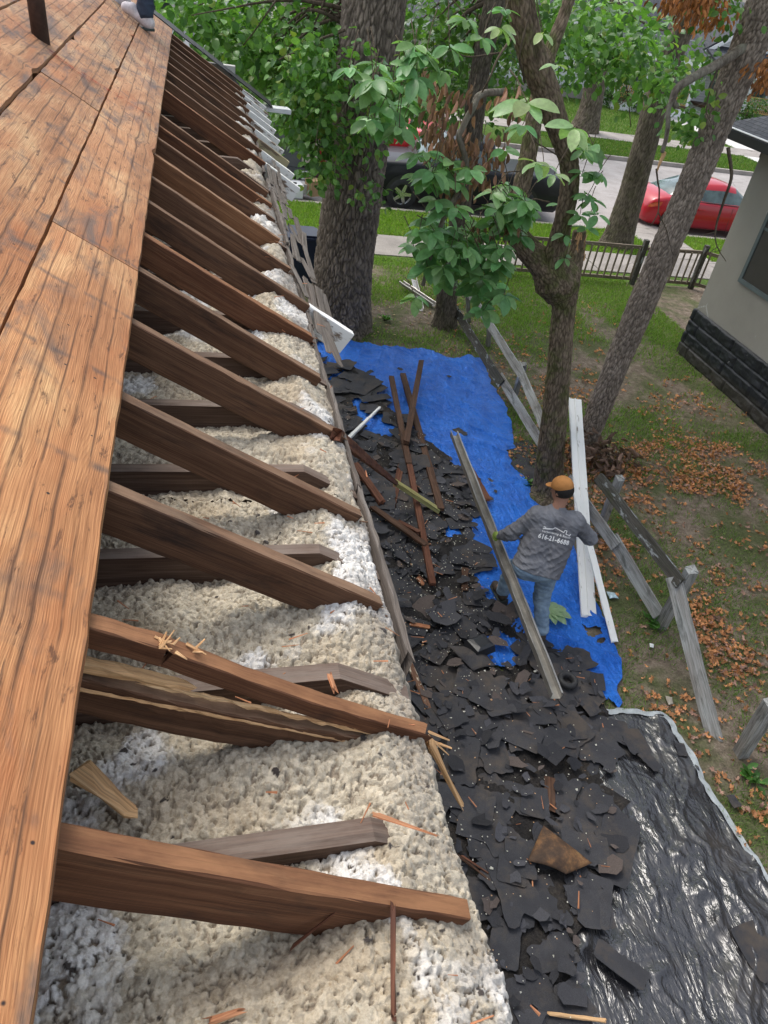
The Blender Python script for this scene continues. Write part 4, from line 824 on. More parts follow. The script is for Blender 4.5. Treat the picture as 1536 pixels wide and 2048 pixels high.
cl = pxcloud(rng, [([(800, 0), (1060, 0), (1050, 130), (960, 240), (860, 130), (800, 90)], .7), ([(800, 60), (900, 60), (900, 250), (800, 250)], .3)], 170, (12.3, 17))
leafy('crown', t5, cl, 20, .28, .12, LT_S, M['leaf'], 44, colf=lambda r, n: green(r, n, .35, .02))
cl = pxcloud(rng, [([(1090, 60), (1200, 100), (1190, 170), (1120, 160)], .5), ([(1160, 40), (1290, 150), (1240, 130)], .2), ([(1050, 0), (1180, 0), (1180, 60), (1060, 60)], .3)], 46, (12.5, 15)); leafy('crown', t5, cl, 14, .2, .13, LT_S, M['leaf'], 45, colf=lambda r, n: green(r, n, .1, .03))
brs = []
for a in range(16): tip = pxcloud(rng, [([(800, 20), (1060, 0), (1000, 160), (820, 200)], 1)], 1, (12.5, 16))[0]; st = pt(985, rng.uniform(-40, 60), 12); brs.append(([st, (st+tip)/2+(0, 0, .2), tip], .04, .008))
twigs('branch', t5, brs, M['twig'])
# shrubs at the porch of the far house
for i, (x, y, Y, s, lb) in enumerate(((1222, 205, 42.6, .9, 'dark green bush below the yellow porch rail, left of the street tree'), (1262, 216, 42.6, .7, 'low bush against the white porch base'), (1500, 215, 41.5, 1.5, 'dense dark evergreen bush beyond the leaning trunk at the right'))):
    c0 = pt(x, y, Y); b_ = empty('bush', (c0[0], c0[1], 0), lb, 'bush'); mb = MB(); tube(mb, [(c0[0], c0[1], -.05), (c0[0], c0[1], s*.6)], [.05, .03], 8); mb.build('stem', M['twig'], b_)
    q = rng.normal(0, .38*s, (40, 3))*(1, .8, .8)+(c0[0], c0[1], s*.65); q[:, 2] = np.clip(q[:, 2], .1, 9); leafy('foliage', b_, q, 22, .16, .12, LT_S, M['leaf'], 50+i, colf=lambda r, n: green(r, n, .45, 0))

# ------------------------------------------------------------------ tarps and plastic
def inpoly(x, y, poly):
    c = np.zeros(np.shape(x), bool); j = len(poly)-1
    for i in range(len(poly)):
        xi, yi = poly[i][:2]; xj, yj = poly[j][:2]
        m = ((yi > y) != (yj > y)) & (x < (xj-xi)*(y-yi)/((yj-yi) or 1e-9)+xi); c ^= m; j = i
    return c
def densify(poly, step=.08, jit=.02, rng=np.random.default_rng(2)):
    out = []; poly = np.array(poly, float)
    for i in range(len(poly)):
        a, b = poly[i], poly[(i+1) % len(poly)]; n = max(1, int(np.linalg.norm((b-a)[:2])/step))
        for k in range(n): out.append(a+(b-a)*k/n+np.append(rng.normal(0, jit, 2), 0)*(k > 0))
    return np.array(out)
def cloth(name, poly, h, zf, mat, jit=.02, holes=(), **k):
    poly = densify(poly, .1, jit); lo = poly.min(0)-h; hi = poly.max(0)+h
    xs = np.arange(lo[0], hi[0], h); ys = np.arange(lo[1], hi[1], h); X, Y = np.meshgrid(xs, ys, indexing='ij')
    m = inpoly(X+h/2, Y+h/2, poly)
    for hl in holes: m &= ~inpoly(X+h/2, Y+h/2, densify(hl, .05, .015))
    Z = zf(X, Y); n_, m_ = X.shape; I = np.arange(n_*m_).reshape(n_, m_); q = m[:-1, :-1]
    F = np.stack([I[:-1, :-1][q], I[1:, :-1][q], I[1:, 1:][q], I[:-1, 1:][q]], 1); used, inv = np.unique(F, return_inverse=True)
    V = np.stack([X, Y, Z], -1).reshape(-1, 3)[used]; F = inv.reshape(F.shape)
    # pull the stair-stepped rim onto the outline
    cnt = np.bincount(F.ravel(), minlength=len(V)); rim = np.where(cnt < 4)[0]; A = poly[:, :2]; B = np.roll(A, -1, 0)
    for i in rim:
        p = V[i, :2]; d = B-A; t = np.clip(((p-A)*d).sum(1)/np.maximum(1e-9, (d*d).sum(1)), 0, 1); q_ = A+d*t[:, None]; e = ((q_-p)**2).sum(1); w = e.argmin()
        if e[w] < (1.6*h)**2: V[i, :2] = q_[w]
    return mesh(name, V, F, mat, uv=V[:, :2], smooth=True, **k)
def ridged(x, y, s=0, o=4):
    r = 0; a = 1; t = 0
    for i in range(o): r = r+a*(1-np.abs(vn(x*2**i, y*2**i, 0, s+i*7)))**2; t += a; a *= .5
    return r/t
def px2w(pts, z=.03): return [at(x, y, z) for x, y in pts]
def debz(x, y):
    return .035+.055*np.clip(1-np.abs(x-2.2)/1.4, 0, 1)+.035*fbm(x*1.6, y*1.6, 3, 3, 44)+.012*fbm(x*7, y*7, 3, 3, 45)
N = NB('blue_tarp', .42, .45); o = N.geo(); a = N.noise(o, 3, 5, .6); w1 = N.noise(N.map(o, (5, 1.6, 1), rot=(0, 0, .5)), 2.6, 4, .6, 2.4); w2 = N.noise(N.map(o, (2, 5.5, 1), rot=(0, 0, -.3)), 2.2, 3, .55, 1.8); w = N.math('ADD', N.math('ABSOLUTE', N.math('SUBTRACT', w1, .5)), N.math('MULTIPLY', N.math('ABSOLUTE', N.math('SUBTRACT', w2, .5)), .7)); v2 = N.vor(N.map(o, (1, 1, 1)), 9, 'F1')
c = N.ramp(a, [(.3, (.011, .135, .62)), (.7, (.030, .225, .86))]); gr = N.noise(o, 7, 6, .75)
c = N.mix(N.math('MULTIPLY', N.ramp(gr, [(.6, 0.0), (.72, 1.0)]), .45), c, (.03, .045, .08)); c = N.mix(N.ramp(N.vor(o, 16), [(.035, .9), (.05, 0.0)]), c, (.45, .4, .33))
M['blue'] = N.done(c, N.bump(N.math('ADD', w, N.math('MULTIPLY', v2, .10)), 1.0, .07))
def bluez(x, y):
    wx = x*.8+y*.6+.35*fbm(x*1.3, y*1.3, 0, 3, 51); f = ridged(wx*2.6, (y*.8-x*.6)*.8, 60, 4); g = ridged(x*7+.6*fbm(x*2, y*2, 0, 2, 4), y*3.2, 66, 3)
    k = ridged((x*.35+y*.94)*1.1+.3*fbm(x*2, y*2, 1, 2, 9), (x*.94-y*.35)*3.4, 68, 3)
    return groundz(x, y)+.022+.09*np.clip(f-.42, 0, 1)+.035*np.clip(g-.4, 0, 1)+.05*np.clip(k-.5, 0, 1)
BT = [(628, 676), (700, 684), (760, 694), (842, 700), (905, 716), (962, 716), (985, 770), (1005, 800), (1022, 850), (1032, 896), (1012, 902), (1020, 930), (1052, 960), (1075, 1005), (1110, 1040), (1150, 1100), (1180, 1180), (1215, 1250), (1238, 1310), (1245, 1355), (1236, 1420), (1215, 1395), (1170, 1425), (1130, 1420), (1090, 1400), (1040, 1340), (985, 1330), (960, 1260), (940, 1120), (860, 1030), (780, 920), (700, 850), (640, 780)]
cloth('blue_tarp', px2w(BT), .016, bluez, M['blue'], jit=.022, holes=[px2w([(1165, 1247), (1200, 1255), (1205, 1268), (1175, 1270)]), px2w([(1196, 1275), (1212, 1277), (1208, 1286), (1195, 1284)])],
      label='crumpled bright blue tarp spread on the ground beside the forked tree', cat='tarp')
N = NB('black_plastic', .25, .5); N.b.inputs['Coat Weight'].default_value = 1; N.b.inputs['Coat IOR'].default_value = 1.5; N.b.inputs['Coat Roughness'].default_value = .2; o = N.geo(); w = N.noise(N.map(o, (1.5, .6, 1), rot=(0, 0, -.6)), 3.0, 3, .5, 2.6); v2 = N.vor(N.map(o, (1.3, .8, 1), rot=(0, 0, .4)), 9, 'DISTANCE_TO_EDGE'); dst = N.noise(o, 2.4, 6, .7)
c = N.mix(N.math('MULTIPLY', N.ramp(dst, [(.5, 0.0), (.7, 1.0)]), .5), (.022, .022, .025), (.075, .062, .05)); rg = N.ramp(dst, [(.45, .24), (.75, .45)])
v3 = N.noise(N.map(o, (2.2, .9, 1), rot=(0, 0, -.5)), 6.5, 2, .5, 2.5); bm = N.bump(N.math('ADD', w, N.math('ADD', N.math('MULTIPLY', v3, .35), N.math('MULTIPLY', v2, .10))), .9, .024); M['plastic'] = N.done(c, bm, rg); N.l(bm, N.b.inputs['Coat Normal'])
def blackz(x, y):
    wx = x*.95-y*.3+.25*fbm(x*2, y*2, 0, 3, 71); f = ridged(wx*2.4, y*.8, 72, 3); g = ridged(x*4.5+1.2*fbm(x*2.5, y*2.5, 0, 2, 73), y*3.8, 74, 3)
    return groundz(x, y)+.018+.10*np.clip(f-.42, 0, 1)+.035*np.clip(g-.40, 0, 1)
BP = [(1195, 1430), (1240, 1424), (1325, 1432), (1352, 1470), (1385, 1520), (1420, 1585), (1470, 1660), (1540, 1780), (1620, 1920), (1600, 2200), (1100, 2200), (1040, 2000), (1060, 1800), (1100, 1600)]
cloth('black_plastic_sheet', px2w(BP), .014, blackz, M['plastic'], jit=.008, label='shiny wrinkled black plastic sheet with a pale hem at the lower right', cat='plastic sheet')
bs = bpy.data.objects['black_plastic_sheet']
# pale hem: folded strip along the outer edge
hem = np.array(px2w([(1212, 1424), (1250, 1424), (1325, 1433), (1352, 1470), (1385, 1520), (1420, 1585), (1470, 1660), (1540, 1780), (1620, 1920)])); C = spline(hem, 120); T = np.gradient(C, axis=0); V = []; F = []
for i in range(120):
    s = unit(np.cross(T[i], (0, 0, 1)))
    for j, q in enumerate((-.030, -.012, .010, .026)): p = C[i]-s*q*-1+s*.012*float(vn(i*.35, 3.1)); V.append((p[0], p[1], blackz(p[0], p[1])*.6+.020+.005*math.sin(j*2+i*.7)))
for i in range(119):
    for j in range(3): a = i*4+j; F.append((a, a+4, a+5, a+1))
M['hem'] = plain('hem', (.36, .39, .40), .4, .4, .2, 12, bump=.3); mesh('hem', V, F, M['hem'], bs, smooth=True)
cloth('grey_tarp_scrap', px2w([(612, 620), (640, 650), (672, 685), (640, 690), (615, 676)]), .02, lambda x, y: bluez(x, y)+.03, plain('grey_tarp', (.12, .13, .14), .5, .4, .3, 6, bump=.8, bsc=14), label='scrap of grey tarp under the white rafter tail', cat='tarp')
cloth('dark_felt_scrap', px2w([(1020, 890), (1055, 878), (1085, 910), (1078, 965), (1045, 985), (1018, 925)]), .02, lambda x, y: bluez(x, y)*.8+.004, M['shingle'], label='dark felt scrap beside the blue tarp at the foot of the forked tree', cat='roofing felt')

# ------------------------------------------------------------------ shingle debris
DP = [(600, 640), (655, 745), (700, 735), (735, 770), (790, 840), (850, 890), (905, 930), (985, 965), (1000, 995), (935, 1040), (975, 1095), (955, 1150), (1000, 1190), (1050, 1240), (1080, 1290), (1150, 1310), (1195, 1370), (1215, 1430), (1235, 1490), (1215, 1560), (1240, 1680), (1235, 1760), (1160, 1860), (1160, 2120), (900, 2200), (780, 1600), (650, 1100), (560, 760)]
dpw = px2w(DP, .03)
N = NB('debris_bed', .9, .2); o = N.geo(); a = N.noise(o, 5, 6, .7); g = N.noise(o, 60, 4, .7); c = N.ramp(a, [(.35, (.022, .021, .022)), (.55, (.04, .036, .033)), (.75, (.085, .066, .05))]); M['bed'] = N.done(N.mix(1.0, c, N.ramp(g, [(.3, .6), (.7, 1.5)]), 'MULTIPLY'), N.bump(N.math('ADD', a, g), .9, .03))
def bedz(x, y): return np.maximum(bluez(x, y), blackz(x, y)*(y < 3.9))+debz(x, y)*.6-.02
BH = [px2w(q) for q in ([(872, 1045), (915, 1050), (925, 1072), (885, 1078)], [(935, 1075), (990, 1020), (1010, 1060), (1000, 1100), (960, 1110)], [(925, 1290), (1000, 1265), (1050, 1290), (1040, 1330), (1000, 1345), (985, 1340), (960, 1325)], [(655, 755), (690, 745), (700, 765), (660, 775)], [(705, 805), (735, 800), (740, 850), (715, 845)], [(700, 850), (765, 830), (800, 860), (780, 880), (720, 870)], [(905, 930), (990, 960), (1000, 1000), (960, 1000)], [(885, 1190), (905, 1190), (903, 1205), (888, 1204)], [(1065, 1395), (1080, 1393), (1082, 1408), (1068, 1408)], [(940, 1140), (1010, 1130), (1030, 1200), (985, 1215)])]
BHx = [[p[:2] for p in q] for q in BH]
cloth('roofing_debris_bed', dpw, .03, bedz, M['bed'], jit=.05, holes=BH, label='dark bed of crushed roofing grit and felt under the torn shingles', cat='roofing debris', kind='stuff')
def shingle_mesh(seed, L, Wd, curl, torn=1.0, dent=True):
    r = random.Random(seed); k = 44; rings = (1.0, .78, .5, .22); V = []; c = r.uniform(0, 6.28)
    def rad(a):
        ca, sa = abs(math.cos(a)), abs(math.sin(a)); return min(L/2/max(ca, 1e-3), Wd/2/max(sa, 1e-3))
    base = []
    tearside = r.randrange(4)
    for j in range(k):
        a = 2*math.pi*j/k; R = rad(a); t = 0
        n1 = float(vn(math.cos(a)*3+seed*5.3, math.sin(a)*3, seed)); n2 = float(vn(math.cos(a)*9+seed, math.sin(a)*9, seed*3.1)); n3 = float(vn(j*.9, seed, 4.4))
        side = max(0, math.cos(a-tearside*1.57-c*.2)); R *= 1+torn*(.24*n1+.10*n2+.05*n3)*(.12+side); base.append(R)
    th = .0042; ax = r.uniform(0, 3.14)
    def z(x, y): u = x*math.cos(ax)+y*math.sin(ax); return curl*(u/.3)**2*(1 if u > 0 else .4)+.006*float(vn(x*9+seed, y*9, seed))
    for q in rings:
        for j in range(k): a = 2*math.pi*j/k; x, y = math.cos(a)*base[j]*q, math.sin(a)*base[j]*q; V.append((x, y, z(x, y)+th))
    V.append((0, 0, z(0, 0)+th)); n = len(V); V += [(x, y, zz-th) for x, y, zz in V]; F = []
    for i in range(3):
        for j in range(k): a, b = i*k+j, i*k+(j+1) % k; F.append((a, b, b+k, a+k)); F.append((n+a, n+a+k, n+b+k, n+b))
    for j in range(k): a, b = 3*k+j, 3*k+(j+1) % k; F.append((a, b, n-1)); F.append((n+a, 2*n-1, n+b)); a, b = j, (j+1) % k; F.append((a, n+a, n+b, b))
    return raw_mesh('torn_shingle', np.array(V), F, M['shingle'])
SM = [shingle_mesh(i+1, random.uniform(.20, .52), random.uniform(.15, .32), random.choice((.006, .012, .025, .05)), random.choice((.5, 1, 1.4))) for i in range(26)]
rr = random.Random(5); cnt = 0; placed = []
lo = np.min(dpw, 0); hi = np.max(dpw, 0); dxy = [p[:2] for p in dpw]; hg = {}
def drop(me, x, y, rot, sc=1.0, tilt=.035, name='torn_shingle', **k):
    key = [(round((x+a)/.2), round((y+b)/.2)) for a in (-.1, .1) for b in (-.1, .1)]
    z = max([hg.get(q, 0) for q in key]); z = min(z, .055); 
    for q in key: hg[q] = z+.0042
    o = bpy.data.objects.new(name, me); o.rotation_euler = (rr.gauss(0, tilt), rr.gauss(0, tilt), rot); o.scale = (sc, sc, 1)
    fin(o, None, np.array((x, y, float(bedz(x, y))+.006+z)), **k); return o
GR = 'torn black shingles in the roofing debris'
while cnt < 268:
    x, y = rr.uniform(max(.9, lo[0]), hi[0]), rr.uniform(.9, hi[1])
    if not inpoly(np.array(x), np.array(y), dxy): continue
    if x < .36*y**0+.9 and y > 1: continue
    if x < 1.62 or any(inpoly(np.array(x), np.array(y), q) for q in BHx): continue
    drop(SM[cnt % 26], x, y, rr.uniform(0, 6.28), rr.uniform(.7, 1.2), label='torn black roofing shingle lying among the others in the debris heap', cat='shingle', group=GR); cnt += 1
for (x, y, mi_, sc, lb) in ((715, 775, 3, .7, 'torn shingle lying on the blue tarp near the eave'), (740, 745, 5, .45, 'narrow shingle scrap on the far part of the blue tarp'), (800, 738, 7, .3, 'small dark shingle chip right of the crossed planks on the tarp'), (898, 752, 2, .24, 'tiny dark square of shingle alone on the blue tarp'), (922, 862, 8, .5, 'grey-black shingle square beside the far end of the gutter'),
    (1270, 1480, 4, 1.0, 'large torn shingle over the top hem of the black plastic'), (1185, 1500, 9, 1.0, 'broad shingle straddling debris and black plastic'), (1300, 1520, 12, .5, 'shingle strip with a pale sticker on the black plastic'), (1365, 1495, 6, .34, 'shingle scrap touching the pale hem'), (1230, 1700, 13, 1.2, 'big ragged shingle sheet over the middle of the black plastic'), (1180, 1800, 16, 1.3, 'wide ragged shingle sheet at the edge of the shiny plastic'), (1520, 1900, 11, .9, 'large smooth shingle lying near the right edge of the black plastic'), (1240, 1930, 14, .7, 'small ragged shingle lying low on the black plastic'), (1470, 1600, 1, .32, 'little shingle triangle on the grass by the hem')):
    p = at(x, y, .08); drop(SM[mi_ % 26], p[0], p[1], rr.uniform(0, 6.28), sc, .03, label=lb, cat='shingle')
ns = 520; rS = np.random.default_rng(19); P = np.stack([rS.uniform(1.65, 4.3, ns*2), rS.uniform(.9, 9, ns*2)], 1); P = P[inpoly(P[:, 0], P[:, 1], dxy)]; kk = 9; V = []; F = []; C_ = []
for i, (x, y) in enumerate(P):
    if any(inpoly(np.array(x), np.array(y), q) for q in BHx) and rS.random() < .6: continue
    sz = rS.lognormal(-3.1, .5); a0 = rS.uniform(0, 6.28); asp = rS.uniform(.35, 1); z0 = float(bedz(x, y))+rS.uniform(.02, .075); tx, ty = rS.normal(0, .22, 2); n0 = len(V); tn = rS.uniform(.6, 1.9); cb = rS.uniform(-.3, .8)
    for j in range(kk):
        a = 6.283*j/kk; r_ = sz*(1+rS.uniform(-.45, .35)); u, v = r_*math.cos(a), r_*math.sin(a)*asp; dx, dy = u*math.cos(a0)-v*math.sin(a0), u*math.sin(a0)+v*math.cos(a0); V.append((x+dx, y+dy, z0+dx*tx+dy*ty+cb*r_*r_*4)); C_.append(np.array((.042, .042, .047))*tn*np.array((1+.25*(tn > 1.7), 1, 1-.2*(tn > 1.7))))
    V.append((x, y, z0)); C_.append(C_[-1]); F += [(n0+j, n0+(j+1) % kk, n0+kk) for j in range(kk)]
N = NB('shingle_scrap', .85, .25); o = N.geo(); N.done(N.mix(1.0, N.tint(), N.ramp(N.noise(o, 240, 3, .7), [(.3, .6), (.7, 1.45)]), 'MULTIPLY'), N.bump(N.noise(o, 40, 4, .7), .5, .01))
mesh('shingle_scraps', V, F, N.m, col=np.array(C_), label='small torn scraps and crumbs of black shingle scattered through the debris', cat='shingle scraps', kind='stuff')
# rusty brown curled piece
N = NB('rusty_flashing', .75, .3); o = N.obj(); a = N.noise(o, 8, 6, .7); c = N.ramp(a, [(.3, (.03, .022, .018)), (.5, (.085, .05, .03)), (.62, (.19, .10, .045)), (.75, (.28, .2, .09))]); M['rust'] = N.done(c, N.bump(a, .6, .01))
def curved_patch(name, corners, z0, bulge, mat, n=14, **k):
    a, b, c, d = [np.array(q, float) for q in corners]; V = []; F = []
    for i in range(n+1):
        for j in range(n+1):
            u, v = i/n, j/n; p = (a*(1-u)+b*u)*(1-v)+(d*(1-u)+c*u)*v; p = p+(0, 0, z0+bulge*math.sin(math.pi*u)*math.sin(math.pi*v*.9)+.006*float(vn(p[0]*12, p[1]*12, 2))); V.append(p)
    m = len(V); V += [p-(0, 0, .005) for p in V]
    for i in range(n):
        for j in range(n): q = i*(n+1)+j; F.append((q, q+n+1, q+n+2, q+1)); F.append((m+q, m+q+1, m+q+n+2, m+q+n+1))
    for i in range(n):
        for s in ((i, i+1), (n*(n+1)+i+1, n*(n+1)+i), ((i+1)*(n+1), i*(n+1)), (i*(n+1)+n, (i+1)*(n+1)+n)): F.append((s[0], s[1], m+s[1], m+s[0]))
    return mesh(name, V, F, mat, smooth=True, **k)
curved_patch('curled_flashing', [at(1085, 1655, .15), at(1182, 1730, .15), at(1130, 1752, .15), at(1053, 1725, .15)], .03, .07, M['rust'], label='rusty brown curled triangular sheet lying on the shingles', cat='metal sheet')
curved_patch('curled_felt', [at(895, 1295, .12), at(960, 1300, .12), at(990, 1335, .12), at(945, 1345, .12)], .03, .06, M['shingle'], label='curled shingle under the black box vent', cat='shingle')
# vent boot and flashing
p = at(1132, 1368, .11); boot = empty('vent_boot', p, 'round black rubber vent boot on a square of flashing by the gutter end', 'vent boot')
me = SM[4].copy(); fl_ = mesh('flashing', np.array([v.co for v in SM[4].vertices])*(1.25, 1.9, 1)+p+(-.03, 0, .0), [tuple(f.vertices) for f in SM[4].polygons], M['shingle'], boot)
mb = MB(); prof = [(.085, .005), (.098, .03), (.095, .05), (.075, .065), (.055, .06), (.045, .045), (.042, .012)]; k = 28
V = [(p[0]+r*math.cos(2*math.pi*j/k), p[1]+r*math.sin(2*math.pi*j/k), p[2]+.02+z) for r, z in prof for j in range(k)]; F = [(i*k+j, i*k+(j+1) % k, (i+1)*k+(j+1) % k, (i+1)*k+j) for i in range(len(prof)-1) for j in range(k)]
mb.add(V, F); mb.build('collar', M['rubber'], boot, smooth=True)
# black box vent
p = at(957, 1297, .16); ct = math.cos(.35); st_ = math.sin(.35); V = []
for a, b, z in ((-.11, -.10, 0), (.13, -.10, 0), (.13, .10, 0), (-.11, .10, 0), (-.095, -.085, .085), (.105, -.085, .085), (.105, .085, .075), (-.095, .085, .075), (-.05, -.06, .10), (.07, -.06, .10), (.07, .06, .09), (-.05, .06, .09)): V.append(p+(a*ct-b*st_, a*st_+b*ct, z))
mesh('box_vent', V, [(0, 1, 5, 4), (1, 2, 6, 5), (2, 3, 7, 6), (3, 0, 4, 7), (4, 5, 9, 8), (5, 6, 10, 9), (6, 7, 11, 10), (7, 4, 8, 11), (8, 9, 10, 11), (0, 3, 2, 1)], plain('vent_black', (.02, .021, .024), .35, .5, .2, bump=.1), label='black box-shaped roof vent sitting on the torn shingles', cat='roof vent')

# ------------------------------------------------------------------ planks and boards
def plank(name, a, b, w, h, mat, label, group=None, rag=(.012, .012), cat='plank', **k):
    mb = MB(); beam(mb, a, b, w, h, seg=.07, jit=k.pop('jit', .0025), rag=rag, **k); return mb.build(name, M[mat], label=label, cat=cat, group=group)
G1 = 'old brown boards thrown on the tarp and debris'
plank('old_plank', at(783, 752, .20), at(818, 925, .24), .075, .04, 'plank', 'left long dark plank of the crossed boards, its upper half over the blue tarp', G1)
plank('old_plank', at(815, 905, .23), at(866, 1166, .17), .07, .04, 'plank_red', 'dark plank continuing down from the crossing to the debris, ending in bare wood', G1)
plank('old_plank', at(806, 746, .14), at(882, 1014, .15), .085, .045, 'plank', 'right-hand long plank with a broken orange end on the debris', G1, rag=(.01, .03))
plank('old_plank', at(843, 720, .27), at(813, 882, .29), .08, .045, 'plank', 'reddish plank lying across the other two, upper end on the tarp', G1)
plank('old_plank', at(811, 890, .12), at(782, 1022, .12), .08, .04, 'plank_red', 'red-brown plank leaving the crossing towards the eave', G1)
plank('leaning_board', np.array((.50, 2.27, CAMZ-1.40)), at(794, 963, .50), .032, .045, 'plank_red', 'reddish board sliding off the eave down to the debris', None, rag=(.02, .01))
pa, pb_ = at(792, 961, .503), at(880, 1018, .12); plank('leaning_board', pa, pb_, .075, .05, 'yellow_end', 'yellow-green painted board end pointing at the gutter', None)
plank('old_plank', at(711, 926, .20), at(764, 1002, .18), .085, .05, 'plank_red', 'short red-brown plank end just below the eave', G1, rag=(.02, .03))
plank('old_plank', at(745, 1012, .20), at(856, 1090, .20), .075, .03, 'plank', 'cracked dark board crossing the lower end of the long plank', G1, rag=(.03, .04), jit=.005)
plank('old_plank', at(795, 1040, .16), at(838, 1062, .20), .05, .03, 'plank_red', 'short curled board lying against the cracked dark board', G1, rag=(.03, .04), jit=.005)
plank('old_plank', at(930, 918, .17), at(975, 995, .15), .085, .05, 'plank_red', 'short red-brown plank right of the gutter on the blue tarp edge', G1, rag=(.02, .04))
plank('chipped_board', at(794, 1264, .14), at(868, 1440, .13), .055, .025, 'chipped', 'narrow board with chipped cream paint lying just below the open eave')
plank('pale_stick', at(760, 813, .16), at(697, 874, .20), .03, .03, 'white_board', 'pale weathered stick at the left edge of the tarp', cat='stick', taper=1.5)
plank('wood_offcut', at(820, 1246, .12), at(858, 1253, .12), .045, .02, 'splinter', 'short fresh wood offcut on the shingles above the chipped board', cat='offcut')
plank('wood_offcut', at(836, 1154, .12), at(846, 1167, .12), .04, .02, 'splinter', 'tiny wood block by the end of the long plank', cat='offcut')
plank('pale_lath', at(1098, 2026, .14), at(1213, 2041, .14), .022, .015, 'pale', 'pale lath lying at the bottom edge of the picture', cat='lath')
plank('dark_stick', at(900, 1697, .14), at(990, 1768, .12), .018, .012, 'plank', 'long dark stick near the lower eave', cat='stick', taper=.6)
plank('dark_stick', at(925, 1711, .14), at(976, 1745, .13), .014, .012, 'plank_red', 'shorter red-brown stick beside the long dark stick', cat='stick', taper=.6)
plank('shingle_strip', at(930, 1135, .10), at(930, 1180, .10), .07, .012, 'plank', 'dark grooved wooden piece flat on the shingles right of the plank end', cat='offcut')
plank('felt_scrap_board', at(1100, 1555, .1), at(1100, 1620, .1), .09, .01, 'plank', 'dark board half under shingles beside the black plastic', cat='offcut')
# splinters on the insulation and eave
zi = lambda x, y: JZ-.03
def onattic(x, y, dz=-.02): return at(x, y, JZ+dz)
plank('long_splinter', onattic(787, 1815, .04), onattic(786, 2040, .02), .010, .006, 'plank_red', 'long reddish splinter standing on the insulation near the bottom', cat='splinter', taper=.8)
plank('long_splinter', onattic(585, 1892, -.01), onattic(682, 1815, .04), .006, .004, 'plank_red', 'thin curved splinter leaning on the nearest rafter', cat='splinter', taper=.5)
plank('split_block', onattic(158, 1535, .01), onattic(262, 1622, .0), .045, .018, 'pale', 'fresh yellow split piece of wood against the nearest rafter', cat='split wood', rag=(.012, .02), jit=.004, taper=.55)
plank('long_splinter', onattic(752, 1628, .03), onattic(868, 1668, .03), .010, .006, 'splinter', 'pale orange splinter lying across the insulation by the joist end', cat='splinter', taper=.4)
plank('long_splinter', onattic(658, 1345, .03), onattic(670, 1380, .02), .012, .006, 'splinter', 'short flat chip on the second joist', cat='splinter')
plank('long_splinter', onattic(415, 2040, .0), onattic(482, 2020, .0), .012, .006, 'splinter', 'orange chip at the very bottom of the insulation', cat='splinter', taper=.5)
mb = MB(); rs = random.Random(9)
for k in range(90):
    x, y = rs.uniform(-.2, .56), rs.choice((rs.uniform(.15, 2), rs.uniform(1, 5))); L = rs.uniform(.01, .05); a = rs.uniform(0, 6.28); z = JZ-.03+(.02 if x > .35 else 0)+rs.uniform(0, .02)
    beam(mb, (x, y, z), (x+L*math.cos(a), y+L*math.sin(a), z+rs.uniform(-.01, .012)), rs.uniform(.002, .006), .002, jit=.0005, ch=.0005, taper=.4)
mb.build('wood_splinters', M['splinter'], label='small orange wood splinters scattered over the insulation', cat='splinters', kind='stuff')
mb = MB(); k = 0
while k < 60:
    x, y = rs.uniform(1.7, 4.2), rs.uniform(1.2, 7.5)
    if not inpoly(np.array(x), np.array(y), dxy): continue
    L = rs.uniform(.03, .13); a = rs.gauss(2.2, .8); z = float(bedz(x, y))+.07; beam(mb, (x, y, z), (x+L*math.cos(a), y+L*math.sin(a), z+rs.uniform(-.01, .01)), rs.uniform(.004, .012), .004, jit=.001, ch=.001, taper=.5); k += 1
mb.build('wood_chips', M['splinter'], label='orange wood chips scattered over the black shingles', cat='wood chips', kind='stuff')
rg_ = np.random.default_rng(77); n = 1500; P = np.stack([rg_.uniform(1.65, 4.2, n), rg_.uniform(1.0, 9, n)], 1); P = np.concatenate([P, np.stack([rg_.normal(2.35, .3, 500), rg_.normal(5.3, .7, 500)], 1), np.stack([rg_.normal(2.9, .25, 160), rg_.normal(6.4, .5, 160)], 1)])
P = P[inpoly(P[:, 0], P[:, 1], dxy)]; Z = bedz(P[:, 0], P[:, 1])+.065; n = len(P)
V, F, Cc = put_leaves((np.array([(-.5, 0, 0), (.5, 0, 0), (.4, 1, .1), (-.3, .9, 0)], float), np.array([(0, 1, 2), (0, 2, 3)])), np.column_stack([P, Z]), rg_.normal(0, 1, (n, 3))*(1, 1, .1), np.tile([0., 0, 1], (n, 1))+rg_.normal(0, .2, (n, 3)), rg_.uniform(.004, .012, n)*np.where(rg_.random(n) < .03, 2.2, 1), np.where(rg_.random((n, 1)) < .8, np.array([[.62, .6, .54]]), np.array([[.5, .3, .17]])))
mesh('insulation_crumbs', V, F, M['grass'], col=Cc, label='white insulation crumbs sprinkled over the black debris', cat='crumbs', kind='stuff')

